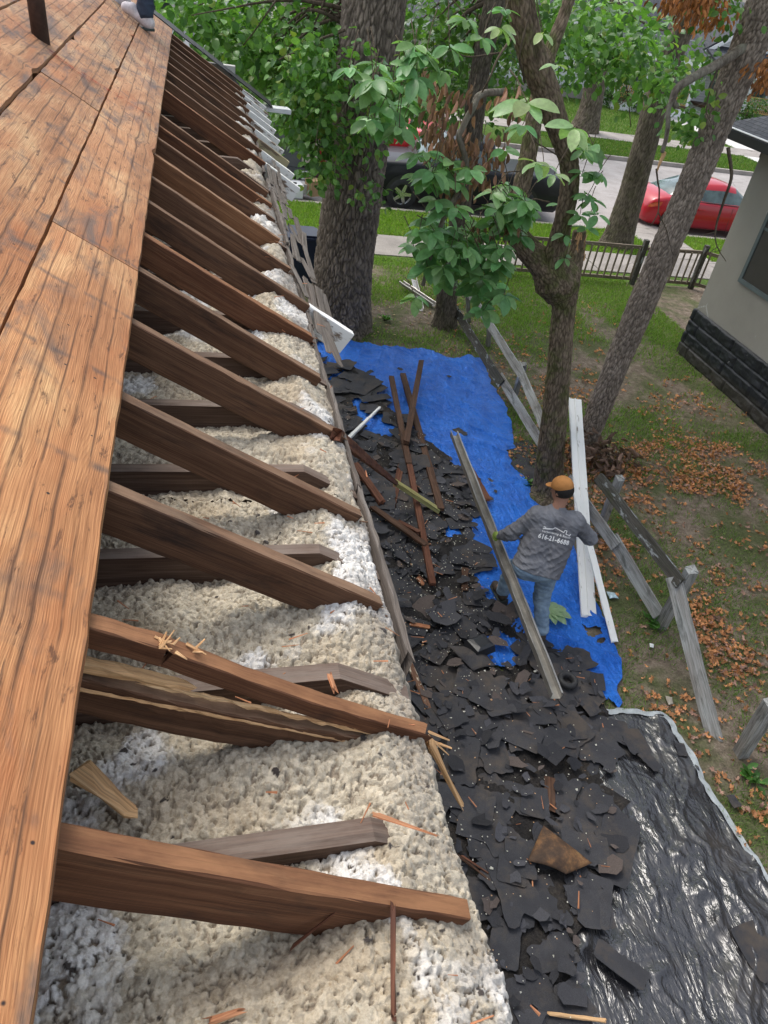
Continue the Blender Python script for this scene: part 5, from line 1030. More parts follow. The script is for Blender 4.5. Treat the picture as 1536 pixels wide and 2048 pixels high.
# metal gutter held by the man, white boards
def trough(name, a, b, w, d, mat, **k):
    a = np.array(a); b = np.array(b); dr, s, u = frame(a, b); n = 40; prof = [(-w/2-.008, .004), (-w/2, 0), (-w/2, -d), (w/2, -d), (w/2+.01, -d*.35), (w/2+.01, 0), (w/2-.006, .004)]; t = .0025
    prof = prof+[(x-(t if x > 0 else -t), z+t) for x, z in prof[::-1]]; m = len(prof); V = []; F = []
    for i in range(n):
        c = a+(b-a)*i/(n-1); g = .006*fbm(i*.25, 0, 0, 3, 6)
        for j, (x, z) in enumerate(prof): V.append(c+s*(x+float(g)*1.0)+u*(z+.005*float(vn(i*.3, j*.4, 3))))
    for i in range(n-1):
        for j in range(m): F.append((i*m+j, i*m+(j+1) % m, (i+1)*m+(j+1) % m, (i+1)*m+j))
    F.append(tuple(range(m))[::-1]); F.append(tuple((n-1)*m+j for j in range(m)))
    return mesh(name, V, F, mat, label=k['label'], cat=k['cat'])
GA, GB = at(1115, 1387, .93), at(908, 862, .80)
trough('gutter', GA, GB, .078, .065, M['zinc'], label='long grey metal gutter length carried by the man in the cap', cat='gutter')
GDIR = unit(GB-GA)
wb = empty('white_board', at(1180, 1235, .03), 'wide white painted board standing from the blue tarp up against the forked tree', 'board')
A_, B_ = at(1178, 1232, .05), at(1150, 798, 1.15); mb = MB(); beam(mb, A_, B_, .165, .02, seg=.15, jit=.002, rag=(.02, .01)); mb.build('board', M['white_board'], wb)
d_, s_2, u_ = frame(A_, B_)
for q in (-.072, .0): mb = MB(); beam(mb, A_+s_2*q+u_*.0135, B_+s_2*q+u_*.0135, .02, .013, seg=.3, jit=.001); mb.build('rib', M['white_board'], wb)
plank('white_trim', at(1230, 1283, .05), at(1154, 988, .75), .075, .018, 'white_board', 'narrow white trim board lying along the right of the blue tarp', cat='board')

# ------------------------------------------------------------------ fences
fen = empty('wooden_fence', (4.75, 6, 0), 'broken weathered grey wooden fence with tilted posts and loose rails along the side yard', 'fence')
def fpart(name, a, b, w, h, mat, **k): mb = MB(); beam(mb, np.array(a), np.array(b), w, h, seg=.12, jit=.003, rag=(.01, .015), **k); mb.build(name, M[mat], fen)
PS = [((938, 650, .0), (935, 585, .75), .08), ((975, 700, .0), (982, 628, .7), .09), ((1022, 815, .0), (1048, 728, .85), .09), ((1192, 1075, .0), (1240, 955, 1.0), .10), ((1316, 1262, .0), (1384, 1140, .95), .12), ((1474, 1518, .0), (1545, 1405, .8), .13)]
for a, b, w in PS: fpart('post', at(a[0], a[1], -.08), at(*b), w*.8, w*.8, 'fence', top=False, up=(0, 1, .2))
fpart('rail', at(938, 572, .85), at(1050, 745, .85), .03, .12, 'fence', up=(.4, 0, .9)); fpart('rail', at(1040, 722, .86), at(1098, 855, .80), .03, .12, 'fence', up=(.4, 0, .9))
fpart('rail', at(912, 608, .35), at(1008, 760, .35), .03, .14, 'fence_dark', up=(.4, 0, .9)); fpart('rail', at(1004, 745, .36), at(1092, 885, .33), .03, .13, 'fence', up=(.4, 0, .9))
fpart('rail', at(1143, 950, .62), at(1240, 1085, .42), .03, .13, 'fence', up=(.4, 0, .9)); fpart('rail', at(1234, 1068, .44), at(1328, 1222, .22), .03, .14, 'fence', up=(.4, 0, .9))
fpart('rail', at(1204, 946, 1.02), at(1370, 1158, .95), .04, .12, 'fence_dark', up=(.4, 0, .9))
fpart('loose_rail', at(1362, 1152, .93), at(1446, 1480, .02), .035, .14, 'fence', up=(.5, 0, .85))
pf = empty('picket_fence', (8.5, 14.8, 0), 'low brown picket fence between the yard and the sidewalk', 'fence')
x = 5.7; mb = MB(); pk = 0
while x < 11.05:
    mb = MB(); beam(mb, (x, 14.80+random.uniform(-.01, .01), .82), (x+random.uniform(-.01, .01), 14.80, .12), .035, .028, seg=.4, jit=.001, up=(0, 1, 0)); mb.build('picket', M['lattice'], pf); x += .165
for (a, b) in (((5.6, 14.83, .86), (9.55, 14.83, .86)), ((9.65, 14.83, .84), (11.1, 14.83, .86)), ((5.6, 14.83, .18), (9.55, 14.83, .16)), ((9.65, 14.83, .16), (11.1, 14.83, .15)), ((11.15, 14.75, .88), (12.1, 14.1, .84)), ((11.15, 14.75, .17), (12.1, 14.1, .15))):
    mb = MB(); beam(mb, a, b, .045, .07, seg=.5, jit=.003); mb.build('rail', M['lattice'], pf)
for x, y in ((5.62, 14.8), (9.6, 14.8), (11.12, 14.78), (12.1, 14.08)): mb = MB(); beam(mb, (x, y, -.1), (x+.01, y, 1.0), .10, .10, top=False, seg=.3, jit=.002, up=(0, 1, 0)); mb.build('post', M['fence_dark'], pf)
for k in range(6): a = (k+.5)/6; mb = MB(); beam(mb, (11.15+.95*a, 14.75-.65*a, .84), (11.15+.95*a, 14.75-.65*a, .12), .035, .028, seg=.4, jit=.001, up=(0, 1, 0)); mb.build('picket', M['lattice'], pf)

# ------------------------------------------------------------------ vehicles
def loft(name, rings, mats, parent, mi=None, smooth=True):
    n, m = len(rings), len(rings[0]); V = [p for r in rings for p in r]; F = []; I = []
    for i in range(n-1):
        for j in range(m-1): F.append((i*m+j, (i+1)*m+j, (i+1)*m+j+1, i*m+j+1)); I.append(mi(i, j) if mi else 0)
    F.append(tuple(range(m))); F.append(tuple((n-1)*m+j for j in range(m))[::-1]); I += [0, 0]
    return mesh(name, V, F, None, parent, mats=mats, mi=I, smooth=smooth)
def ringpts(x, w, zb, zt, y0, crown=.03):
    h = [(0, zb), (w*.9, zb), (w*.99, zb+.1), (w, zb+(zt-zb)*.5), (w*.985, zt-.10), (w*.955, zt-.03), (w*.88, zt), (w*.45, zt+crown), (0, zt+crown*1.2)]
    return [(x, y0+y, z) for y, z in h]+[(x, y0-y, z) for y, z in h[::-1][1:]]
def wheel(parent, x, y, z, r, w, side):
    wh_ = fin(bpy.data.objects.new('wheel', None), parent, None); k = 32; mb = MB(); prof = [(r*.62, 0), (r*.95, 0), (r, .03), (r, w-.03), (r*.95, w), (r*.62, w)]
    V = [(x+q*math.cos(2*math.pi*j/k), y+side*t, z+q*math.sin(2*math.pi*j/k)) for q, t in prof for j in range(k)]; F = [(i*k+j, i*k+(j+1) % k, (i+1)*k+(j+1) % k, (i+1)*k+j) for i in range(5) for j in range(k)]
    mb.add(V, F); mb.build('tyre', M['rubber'], wh_, smooth=True); mb = MB(); yy = y+side*.02
    for q in range(5):
        a = 2*math.pi*q/5; c, s = math.cos(a), math.sin(a); V = []
        for rr_, ww in ((.04, .05), (r*.62, .035)):
            for e in (-1, 1): V.append((x+c*rr_-s*ww*e, yy, z+s*rr_+c*ww*e)); 
            for e in (-1, 1): V.append((x+c*rr_-s*ww*e, yy+side*.04, z+s*rr_+c*ww*e))
        mb.add(V, [(0, 1, 5, 4), (2, 6, 7, 3), (0, 4, 6, 2), (1, 3, 7, 5), (4, 5, 7, 6)])
    V, F, U = tubeVF([(x, yy-side*.01, z), (x, yy+side*.05, z)], .07, 14); mb.add(V, F); 
    V = [(x+q*math.cos(2*math.pi*j/k), yy+side*t, z+q*math.sin(2*math.pi*j/k)) for q, t in ((r*.64, 0), (r*.64, .05), (r*.57, .05)) for j in range(k)]; mb.add(V, [(i*k+j, i*k+(j+1) % k, (i+1)*k+(j+1) % k, (i+1)*k+j) for i in range(2) for j in range(k)])
    mb.build('rim', M['chrome'], wh_); mb = MB(); mb.add([(x+r*.62*math.cos(2*math.pi*j/k), y+side*.075, z+r*.62*math.sin(2*math.pi*j/k)) for j in range(k)], [tuple(range(k))]); mb.build('brake_disc', M['blackmetal'], wh_)
def vehicle(name, x0, yc, label, cat, paint, body, cab, wheels, wr, road=-.126, roofr=(2, 3), trunkside=None, pillars=()):
    v = empty(name, (x0+2, yc, road), label, cat); zb = road+.20
    loft('body', [ringpts(x0+x, w, zb+db, road+zt, yc) for x, w, db, zt in body], [paint], v)
    # greenhouse
    R = []
    for x, wb_, wt, zlo, zt in cab: h = [(wb_, zlo), (wb_*.4+wt*.6, zlo+(zt-zlo)*.7), (wt, zt-.03), (wt*.9, zt), (0, zt+.02)]; R.append([(x0+x, yc+y, road+z) for y, z in h]+[(x0+x, yc-y, road+z) for y, z in h[::-1][1:]])
    n = len(cab)
    loft('cabin', R, [M['glass'], paint], v, lambda i, j: 1 if (roofr[0] <= i < roofr[1] and 1 <= j <= 6) or (j in (2, 3, 4, 5) and roofr[0]-1 < i < roofr[1]) or (i in pillars and j in (0, 1, 6, 7)) else 0)
    for wx in wheels:
        for side in (-1, 1): 
            w = max(b[1] for b in body); y = yc+side*(w-.20+.0); wheel(v, x0+wx, y+side*.215, road+wr, wr, -.20 if False else .20, -side) 
        mb = MB(); k = 24
    for wx in wheels:      # dark arch liners proud of the panel
        for side in (-1, 1):
            w = max(b[1] for b in body); y = yc+side*(w+.004); k = 20; V = []; F = []
            for j in range(k+1): a = math.pi*j/k; V += [(x0+wx+(wr+.07)*math.cos(a), y, road+wr+(wr+.07)*math.sin(a)), (x0+wx+(wr-.03)*math.cos(a), y+side*.002, road+wr+(wr-.03)*math.sin(a))]
            for j in range(k): F.append((2*j, 2*j+1, 2*j+3, 2*j+2))
            mesh('wheel_arch', V, F, M['blackmetal'], v)
    return v
car = vehicle('coupe', 12.38, 20.42, 'glossy red coupe parked at the near kerb', 'car', M['redcar'],
    [(0, .66, .12, .62), (.06, .76, .06, .76), (.2, .84, .02, .90), (.55, .88, 0, .97), (1.0, .90, 0, .97), (1.8, .905, 0, .93), (2.8, .905, 0, .92), (3.4, .895, 0, .90), (3.9, .87, 0, .84), (4.25, .80, .04, .74), (4.42, .66, .1, .6)],
    [(.62, .68, .60, .93, .965), (1.15, .76, .60, .93, 1.18), (1.62, .80, .58, .92, 1.345), (2.35, .81, .58, .90, 1.385), (2.75, .80, .58, .90, 1.33), (3.45, .76, .62, .88, .93)], (.85, 3.55), .33, roofr=(2, 4), pillars=())
mb = MB(); 
for y_ in (20.42-.72,): mb.add([(12.40, y_-.06, .53), (12.47, y_-.14, .55), (12.72, y_-.185, .62), (12.74, y_-.185, .72), (12.55, y_-.165, .70), (12.42, y_-.08, .62)], [(0, 1, 2, 3, 4, 5)])
mb.build('tail_lamp', plain('red_lamp', (.55, .10, .04), .1, .6, .2), car)
mb = MB(); tube(mb, [(13.55, 19.60, .79), (14.3, 19.57, .80), (15.3, 19.57, .78), (15.9, 19.62, .74)], [.012]*4, 6); mb.build('window_trim', M['blackmetal'], car)
for xs_ in (13.75, 15.05): mb = MB(); mb.add([(xs_, 19.507, .02), (xs_+.014, 19.507, .02), (xs_+.014, 19.522, .72), (xs_, 19.522, .72)], [(0, 1, 2, 3)]); mb.build('door_gap', M['blackmetal'], car)
mb = MB(); beam(mb, (13.95, 19.505, .62), (14.13, 19.505, .62), .03, .03, jit=0); mb.build('door_handle', M['redcar'], car)
suv = vehicle('pickup_truck', 4.25, 20.4, 'black pickup truck parked at the near kerb behind the big-leaved boughs', 'truck', M['blackcar'],
    [(0, .82, .15, .95), (.08, .90, .1, 1.08), (.3, .93, .08, 1.14), (1.5, .95, .08, 1.18), (2.9, .95, .08, 1.16), (5.3, .95, .08, 1.18), (5.42, .9, .15, 1.1)],
    [(1.35, .84, .70, 1.12, 1.17), (1.75, .86, .70, 1.12, 1.6), (2.1, .86, .70, 1.12, 1.78), (3.3, .86, .70, 1.12, 1.78), (3.55, .86, .7, 1.12, 1.2)], (.98, 4.3), .40, roofr=(2, 3))
red = vehicle('pickup_truck', 1.7, 22.5, 'bright red pickup truck standing in the street beyond the black pickup', 'truck', M['redtruck'],
    [(0, .82, .25, 1.2), (.08, .90, .2, 1.40), (.3, .93, .18, 1.50), (1.5, .95, .18, 1.52), (2.9, .95, .18, 1.52), (5.3, .95, .18, 1.52), (5.42, .9, .25, 1.35)],
    [(1.0, .84, .70, 1.42, 1.5), (1.35, .86, .70, 1.42, 1.8), (1.7, .86, .70, 1.42, 2.0), (2.6, .86, .70, 1.42, 2.0), (2.8, .86, .7, 1.42, 1.55)], (.98, 4.3), .40, roofr=(2, 3))
mb = MB(); box(mb, (1.8, 21.53, .72), (7.0, 21.545, .92)); mb.build('side_trim', M['blackmetal'], red)
mb = MB(); box(mb, (5.75, 21.53, 1.08), (5.95, 21.546, 1.16)); mb.build('badge', M['blackmetal'], red)
# grey box truck at the left
bt = empty('box_truck', (1.0, 21.5, -.13), 'dark grey box truck at the kerb behind the oak, with a beige corner panel', 'truck')
mb = MB(); box(mb, (-2.2, 20.4, .45), (2.72, 22.6, 2.7)); mb.build('cargo_box', M['grey'], bt); mb = MB(); box(mb, (2.722, 20.39, .50), (3.12, 22.58, 2.68)); mb.build('corner_panel', plain('beige_panel', (.45, .41, .34), .6, .3, .12, 6), bt)
mb = MB(); box(mb, (-2.2, 20.38, .30), (2.9, 20.50, .44)); mb.build('bumper', M['grey'], bt)
for k in range(3): mb = MB(); box(mb, (2.74, 20.36, .18+k*.085), (3.05, 20.376, .215+k*.085)); mb.build('reflector_stripe', M['white'], bt)
for x in (-1.4, 1.9): wheel(bt, x, 20.42, .30, .42, .22, 1)
# boxes on the kerb
for (x, y, w, d_2, h_, rz, mat, lb) in ((2.25, 19.35, .75, .45, .28, .1, 'white', 'white box with round black holes on the verge below the white rafter tails'), (2.55, 19.75, .9, .35, .22, -.05, 'walkb', 'long pale box lying behind the white box'), (2.95, 19.6, .32, .3, .35, .5, 'cardboard', 'small brown cardboard box beside the long pale box')):
    if mat == 'cardboard': M['cardboard'] = plain('cardboard', (.36, .24, .14), .8, .2, .1)
    r_ = empty('storage_box', (x, y, .02), lb, 'box'); mb = MB(); c, s = math.cos(rz), math.sin(rz)
    def rb(lo, hi):
        m2 = MB(); box(m2, lo, hi); V = m2.V[0]; mb.add([(x+v[0]*c-v[1]*s, y+v[0]*s+v[1]*c, v[2]) for v in V], m2.F)
    rb((-w/2, -d_2/2, .02), (w/2, d_2/2, .02+h_)); mb.build('carton', M[mat], r_)
    mb = MB(); rb((-w/2-.01, -d_2/2-.01, .022+h_), (w/2+.01, d_2/2+.01, .035+h_)); mb.build('lid', M[mat], r_)
    if mat == 'white':
        for q in (-.1, .2): mb = MB(); V, F, U = tubeVF([(x+q*c, y+q*s, .036+h_), (x+q*c, y+q*s, .05+h_)], .055, 18); mb.add(V, F); mb.build('round_hole', M['blackmetal'], r_)

# ------------------------------------------------------------------ small litter
p = np.array((1.95, 13.75, 0)); bn = empty('wheeled_bin', p, 'navy blue plastic bin beside the oak trunk, half hidden by the eave', 'bin'); M['navy'] = plain('navy_plastic', (.012, .02, .05), .4, .5, .1)
V = [(p[0]+a*.27*(s_3), p[1]+b*.30*s_3, z) for z, s_3 in ((.04, .8), (.85, 1)) for a, b in ((-1, -1), (1, -1), (1, 1), (-1, 1))]; mesh('bin_body', V, [(0, 1, 5, 4), (1, 2, 6, 5), (2, 3, 7, 6), (3, 0, 4, 7), (0, 3, 2, 1)], M['navy'], bn)
mb = MB(); box(mb, (p[0]-.30, p[1]-.34, .852), (p[0]+.30, p[1]+.33, .90)); box(mb, (p[0]-.24, p[1]-.28, .901), (p[0]+.24, p[1]+.27, .935)); mb.build('lid', M['navy'], bn)
mb = MB(); tube(mb, [(p[0]-.2, p[1]+.36, .84), (p[0]+.2, p[1]+.36, .84)], [.016]*2, 8); mb.build('handle', M['white'], bn)
for s_3 in (-1, 1): mb = MB(); V, F, U = tubeVF([(p[0]+s_3*.20, p[1]+.28, .1), (p[0]+s_3*.25, p[1]+.28, .1)], .1, 18); mb.add(V, F); mb.build('wheel', M['rubber'], bn)
def bottle(name, a, b, r, mat, capm, label, cat):
    a = np.array(a); b = np.array(b); root = empty(name, a, label, cat); ts = [0, .03, .1, .45, .62, .74, .82, .93]; rs_ = [.6, .95, 1, .96, 1, .7, .38, .34]
    V, F, U = tubeVF([a+(b-a)*t for t in ts], np.array(rs_)*r, 16); mesh(name+'_body' if False else 'bottle_body', V, F, mat, root, smooth=True); V, F, U = tubeVF([a+(b-a)*.93, a+(b-a)*1.0], r*.42, 14); mesh('bottle_cap', V, F, capm, root)
g_ = plain('green_bottle', (.02, .30, .10), .1, .6, .2); g_.node_tree.nodes['Principled BSDF'].inputs['Transmission Weight'].default_value = .4
bottle('bottle', at(722, 648, .06), at(738, 636, .07), .055, g_, M['white'], 'green plastic bottle lying on the soil at the foot of the oak', 'bottle')
V, F, U = tubeVF([at(819, 548, .05)+np.array((0, 0, 0)), at(831, 546, .05)], .045, 16); mesh('drink_can', V, F, plain('red_can', (.6, .03, .02), .25, .6, .2, 20, metal=.5), label='crushed red drink can on the lawn left of the fallen gutter scraps', cat='can')
trough('gutter_scrap', at(803, 562, .16), at(870, 607, .12), .10, .05, M['zinc'], label='bent pale gutter scrap lying over the other on the bare soil', cat='gutter'); trough('gutter_scrap', at(828, 555, .10), at(842, 617, .06), .10, .05, M['zinc'], label='short gutter scrap standing under the longer one', cat='gutter')
curved_patch('litter_wrapper', [at(1212, 1185, .02), at(1228, 1188, .02), at(1236, 1200, .02), at(1218, 1200, .02)], .02, .03, plain('wrapper', (.45, .6, .66), .2, .6, .4, 30), label='pale blue crumpled wrapper on the grass right of the white trim', cat='wrapper')
curved_patch('litter_paper', [at(1298, 1288, .02), at(1307, 1290, .02), at(1306, 1298, .02), at(1299, 1296, .02)], .015, .012, M['white'], label='tiny scrap of white paper on the soil below the leaning post', cat='paper')
curved_patch('flat_stone', [at(1330, 1393, .02), at(1343, 1396, .02), at(1346, 1410, .02), at(1336, 1412, .02)], .012, .02, plain('stone', (.34, .31, .26), .9, .2), label='flat pale stone on the soil right of the blue tarp tip', cat='stone')
# big fallen leaf by the man's foot, leafy weeds
gl = np.random.default_rng(4); p = at(1098, 1222, .09); n = 7; A = np.linspace(-1.9, 1.5, n)
V, F, Cc = put_leaves(LT, np.tile(p, (n, 1)), np.stack([np.cos(A-.2), np.sin(A-.2), 0*A+.1], 1), np.tile([0., 0, 1], (n, 1)), .22*np.array([.6, .8, 1, 1.1, 1, .85, .6]), np.tile([.30, .42, .24], (n, 1))); mesh('leaf_spray', V, F, M['leaf'], col=Cc, label='spray of pale green leaves on the tarp by the standing foot', cat='leaf spray')
def weed(px, py, s, n, label, seed):
    r = np.random.default_rng(seed); p = at(px, py, .0); w_ = empty('weed', p, label, 'weed'); A = r.uniform(0, 6.28, n); D = np.stack([np.cos(A), np.sin(A), r.uniform(.3, 1.3, n)], 1); P = p+r.normal(0, s*.4, (n, 3))*(1, 1, 0)+(0, 0, s*.25)
    V, F, Cc = put_leaves(LT, P, D, np.tile([0., 0, 1], (n, 1))+r.normal(0, .3, (n, 3)), s*r.uniform(.6, 1.1, n), np.array([.07, .17, .035])*r.uniform(.7, 1.8, (n, 1))); mesh('leaves', V, F, M['leaf'], w_, col=Cc)
    mb = MB(); [tube(mb, [p+(0, 0, -.01), P[i]], [.004, .003], 5) for i in range(n)]; mb.build('stem', M['twig'], w_)
weed(1500, 1560, .10, 26, 'bright green weed growing by the lowest fence post', 1); weed(1210, 1082, .08, 10, 'small yellow-green seedling behind the man at the fence', 2); weed(905, 655, .09, 40, 'ivy clump at the foot of the slim yard tree', 3); weed(770, 640, .10, 18, 'sparse weed growing beside the green bottle', 4); weed(1310, 1250, .12, 22, 'tuft of weeds around the foot of the leaning middle post', 5); weed(1050, 970, .08, 30, 'low weeds between the blue tarp and the forked tree', 6)

# ------------------------------------------------------------------ grass, fallen leaves
def blades(name, P, h, w, colA, colB, label, seed, zf=groundz):
    r = np.random.default_rng(seed); n = len(P); Z = zf(P[:, 0], P[:, 1]); B = np.column_stack([P, Z-.004]); a = r.uniform(0, 6.28, n); d = np.stack([np.cos(a), np.sin(a), 0*a], 1); H = h*r.uniform(.45, 1.2, n); lean_ = r.normal(0, .45, (n, 2))*H[:, None]
    T = B+np.column_stack([lean_, H]); ww = (w*r.uniform(.6, 1.3, n))[:, None]; V = np.stack([B-d*ww, B+d*ww, (B+T)/2+d*ww*.6+np.column_stack([-lean_*.15, 0*H]), T], 1).reshape(-1, 3)
    i = np.arange(n)[:, None]*4; F = np.concatenate([i+[0, 1, 2], i+[0, 2, 3]]); t = r.random((n, 1)); c = np.array(colA)*(1-t)+np.array(colB)*t; c = np.where(r.random((n, 1)) < .06, np.array([[.30, .27, .12]]), c)
    mesh(name, V, F, M['grass'], col=np.repeat(c[:, None], 4, 1).reshape(-1, 3), label=label, cat='grass', kind='stuff')
def scatter(r, n, x0, x1, y0, y1, dens):
    P = np.column_stack([r.uniform(x0, x1, n), r.uniform(y0, y1, n)]); return P[r.random(n) < dens(P[:, 0], P[:, 1])]
gr = np.random.default_rng(12); polyB = [p[:2] for p in px2w(BT)]; polyP = [p[:2] for p in px2w(BP)]
free = lambda x, y: (~inpoly(x, y, polyB)) & (~inpoly(x, y, polyP)) & (~inpoly(x, y, dxy)) & (x > 1.2) & ~((x > 8.75) & (y < 11.4))
lawnm = lambda x, y: np.clip(.5+1.5*fbm(x*.9+3, y*.9, 0, 4, 91)+.55*np.clip((x-5.5)/2, 0, 1)*np.clip((y-10.5)/2, 0, 1)-.35*np.clip((6.0-x)/2.5, 0, 1)*(y > 9), .02, 1)
P = scatter(gr, 150000, 2, 9.5, 8, 15.4, lambda x, y: lawnm(x, y)*free(x, y)*np.where(y > 11.6, 1, .55)); blades('yard_grass', P, .07, .006, (.11, .22, .03), (.28, .43, .09), 'patchy green yard grass in front of the picket fence', 1)
P = scatter(gr, 160000, 3.6, 8.8, 1.2, 8.5, lambda x, y: np.clip(.28+1.5*fbm(x*1.6, y*1.6, 0, 4, 92), .015, .8)*free(x, y)*.75); blades('side_yard_grass', P, .06, .0045, (.10, .19, .04), (.27, .38, .12), 'thin grass growing through the side yard soil', 2)
vz = lambda x, y: np.zeros_like(x)
P = scatter(gr, 60000, 1.0, 18, 16.87, 18.92, lambda x, y: .95*((x < 11.6) | (x > 13.0))); blades('verge_grass', P, .08, .010, (.12, .24, .025), (.28, .42, .07), 'bright green grass on the verge between sidewalk and kerb', 3, vz)
P = scatter(gr, 30000, 14, 32, 29.3, 32.6, lambda x, y: .9*((x < 24.5) | (x > 27.3))); P2 = scatter(gr, 70000, 12, 40, 34.6, 44, lambda x, y: .85*((x < 25.3) | (x > 26.8)))
blades('far_lawn_grass', np.vstack([P, P2]), .09, .014, (.06, .13, .015), (.15, .26, .04), 'mown lawn in front of the houses across the street', 4, vz)
def oakleaf():
    pts = []; k = 22
    for j in range(k): a = 2*math.pi*j/k; r = .5*(.66+.30*math.cos(7*a+.3)+.08*math.sin(3*a)); pts.append((r*math.sin(a)*.62, .5+r*math.cos(a)*1.2, .16*math.sin(2*a+.6)+.05*math.sin(5*a)))
    return np.array([(0, .5, -.06)]+pts), np.array([(0, 1+j, 1+(j+1) % k) for j in range(k)])
OLT = oakleaf(); dn = lambda x, y: np.clip(.10+2.4*(fbm(x*1.7, y*1.7, 0, 4, 95)+.05), .05, 1)*.72*np.clip(1.35-np.abs(x-6.4)/2.4, .05, 1)*np.where(y > 8.2, .22, 1)*np.where(y > 10.5, .3, 1)
P = scatter(gr, 60000, 3.9, 8.8, 1.3, 13.5, lambda x, y: dn(x, y)*free(x, y)); n = len(P); print('oak leaves', n)
V, F, Cc = put_leaves(OLT, np.column_stack([P, groundz(P[:, 0], P[:, 1])+gr.uniform(.008, .045, n)]), gr.normal(0, 1, (n, 3))*(1, 1, .25), np.tile([0., 0, 1], (n, 1))+gr.normal(0, .45, (n, 3)), gr.uniform(.045, .10, n), np.where(gr.random((n, 1)) < .72, np.array([[.58, .27, .12]]), np.array([[.42, .25, .19]]))*gr.uniform(.55, 1.35, (n, 1)))
mesh('fallen_leaves', V, F, M['dryleaf'], col=Cc, label='orange-brown fallen oak leaves drifted over the side yard', cat='fallen leaves', kind='stuff')
P = scatter(gr, 1500, 2, 5.4, 8.5, 14, lambda x, y: .5*free(x, y)); n = len(P)
V, F, Cc = put_leaves(LT_S, np.column_stack([P, groundz(P[:, 0], P[:, 1])+.012]), gr.normal(0, 1, (n, 3))*(1, 1, .1), np.tile([0., 0, 1], (n, 1)), gr.uniform(.02, .06, n), np.where(gr.random((n, 1)) < .5, np.array([[.40, .32, .16]]), np.array([[.22, .13, .08]])))
mesh('leaf_litter', V, F, M['dryleaf'], col=Cc, label='pale bits of leaf litter on the bare soil beyond the blue tarp', cat='leaf litter', kind='stuff')
bp_ = at(1195, 915, .15); rp = np.random.default_rng(8); n = 260; P = bp_+rp.normal(0, 1, (n, 3))*(.28, .22, .13); P[:, 2] = np.abs(P[:, 2])
V, F, Cc = put_leaves(LT_D, P, rp.normal(0, 1, (n, 3)), rp.normal(0, 1, (n, 3)), rp.uniform(.09, .16, n), np.array([.15, .095, .07])*rp.uniform(.5, 1.6, (n, 1)))
bph = empty('brush_pile', (bp_[0], bp_[1], 0), 'heap of dead brown leaves and twigs between the leaning tree and the fence', 'brush pile'); mesh('dead_leaves', V, F, M['dryleaf'], bph, col=Cc)
twigs('twig', bph, [([bp_+rp.normal(0, .2, 3)*(1, 1, .2), bp_+rp.normal(0, .1, 3)+(0, 0, .1), bp_+rp.normal(0, .3, 3)*(1, 1, .4)+(0, 0, .12)], .008, .004) for q in range(9)], M['twig'], 5)

# ------------------------------------------------------------------ people
def seg(P, a, b, ra, rb):
    a = np.asarray(a, float); b = np.asarray(b, float); ba = b-a; h = np.clip(((P-a)@ba)/max(1e-9, ba@ba), 0, 1); return np.linalg.norm(P-a-h[..., None]*ba, axis=-1)-(ra+(rb-ra)*h)
def smin(a, b, k): h = np.clip(.5+.5*(b-a)/k, 0, 1); return b*(1-h)+a*h-k*h*(1-h)
def ell(P, c, ax, R):
    q = (P-np.asarray(c))@np.array(ax).T/np.array(R); k = np.linalg.norm(q, axis=-1); return (k-1)*min(R)
def grid(pts, pad, h):
    pts = np.array(pts); lo = pts.min(0)-pad; hi = pts.max(0)+pad; ax = [np.arange(lo[i], hi[i]+h, h) for i in range(3)]; return np.stack(np.meshgrid(*ax, indexing='ij'), -1), lo
def sdfmesh(name, fn, pts, pad, h, mat, parent, label=None):
    G, lo = grid(pts, pad, h); V, F = surfnet(fn(G), lo, h); return mesh(name, V, F, mat, parent, smooth=True, label=label)
M['skin'] = plain('skin', (.36, .19, .13), .55, .4, .08); M['hair'] = plain('dark_hair', (.02, .018, .017), .6, .3, bump=.8, bsc=120)
N = NB('grey_shirt', .85, .15); o = N.geo(); a = N.noise(o, 6, 4, .6); sw = N.noise(o, 3.0, 3, .6); c = N.ramp(sw, [(.42, (.20, .205, .225)), (.58, (.15, .152, .168))]); N.l(.9, N.b.inputs['Roughness']); M['shirt'] = N.done(c, N.bump(N.noise(N.map(o, (14, 14, 26)), 1.6, 4, .6, .8), .5, .02))
N = NB('blue_jeans', .85, .15); o = N.geo(); a = N.noise(o, 7, 5, .65); f = N.noise(o, 220, 2, .6); c = N.ramp(a, [(.32, (.15, .22, .31)), (.68, (.30, .40, .50))]); M['jeans'] = N.done(N.mix(1.0, c, N.ramp(f, [(.3, .85), (.7, 1.12)]), 'MULTIPLY'), N.bump(N.noise(N.map(o, (16, 16, 20)), 1.5, 4, .6, .8), .5, .02))
M['djeans'] = plain('dark_jeans', (.04, .055, .085), .85, .2, .25, 9, bump=.3, bsc=25); M['cap'] = plain('tan_cap', (.44, .20, .065), .8, .2, .14, 14, bump=.2, bsc=80); M['glove'] = plain('green_glove', (.22, .31, .06), .7, .3, .2, 30, bump=.3, bsc=90); M['boot'] = plain('work_boot', (.06, .045, .035), .7, .3, .2, 20); M['sneaker'] = plain('white_sneaker', (.62, .58, .60), .6, .3, .18, 30); M['sole'] = plain('sole', (.05, .06, .055), .7, .2)
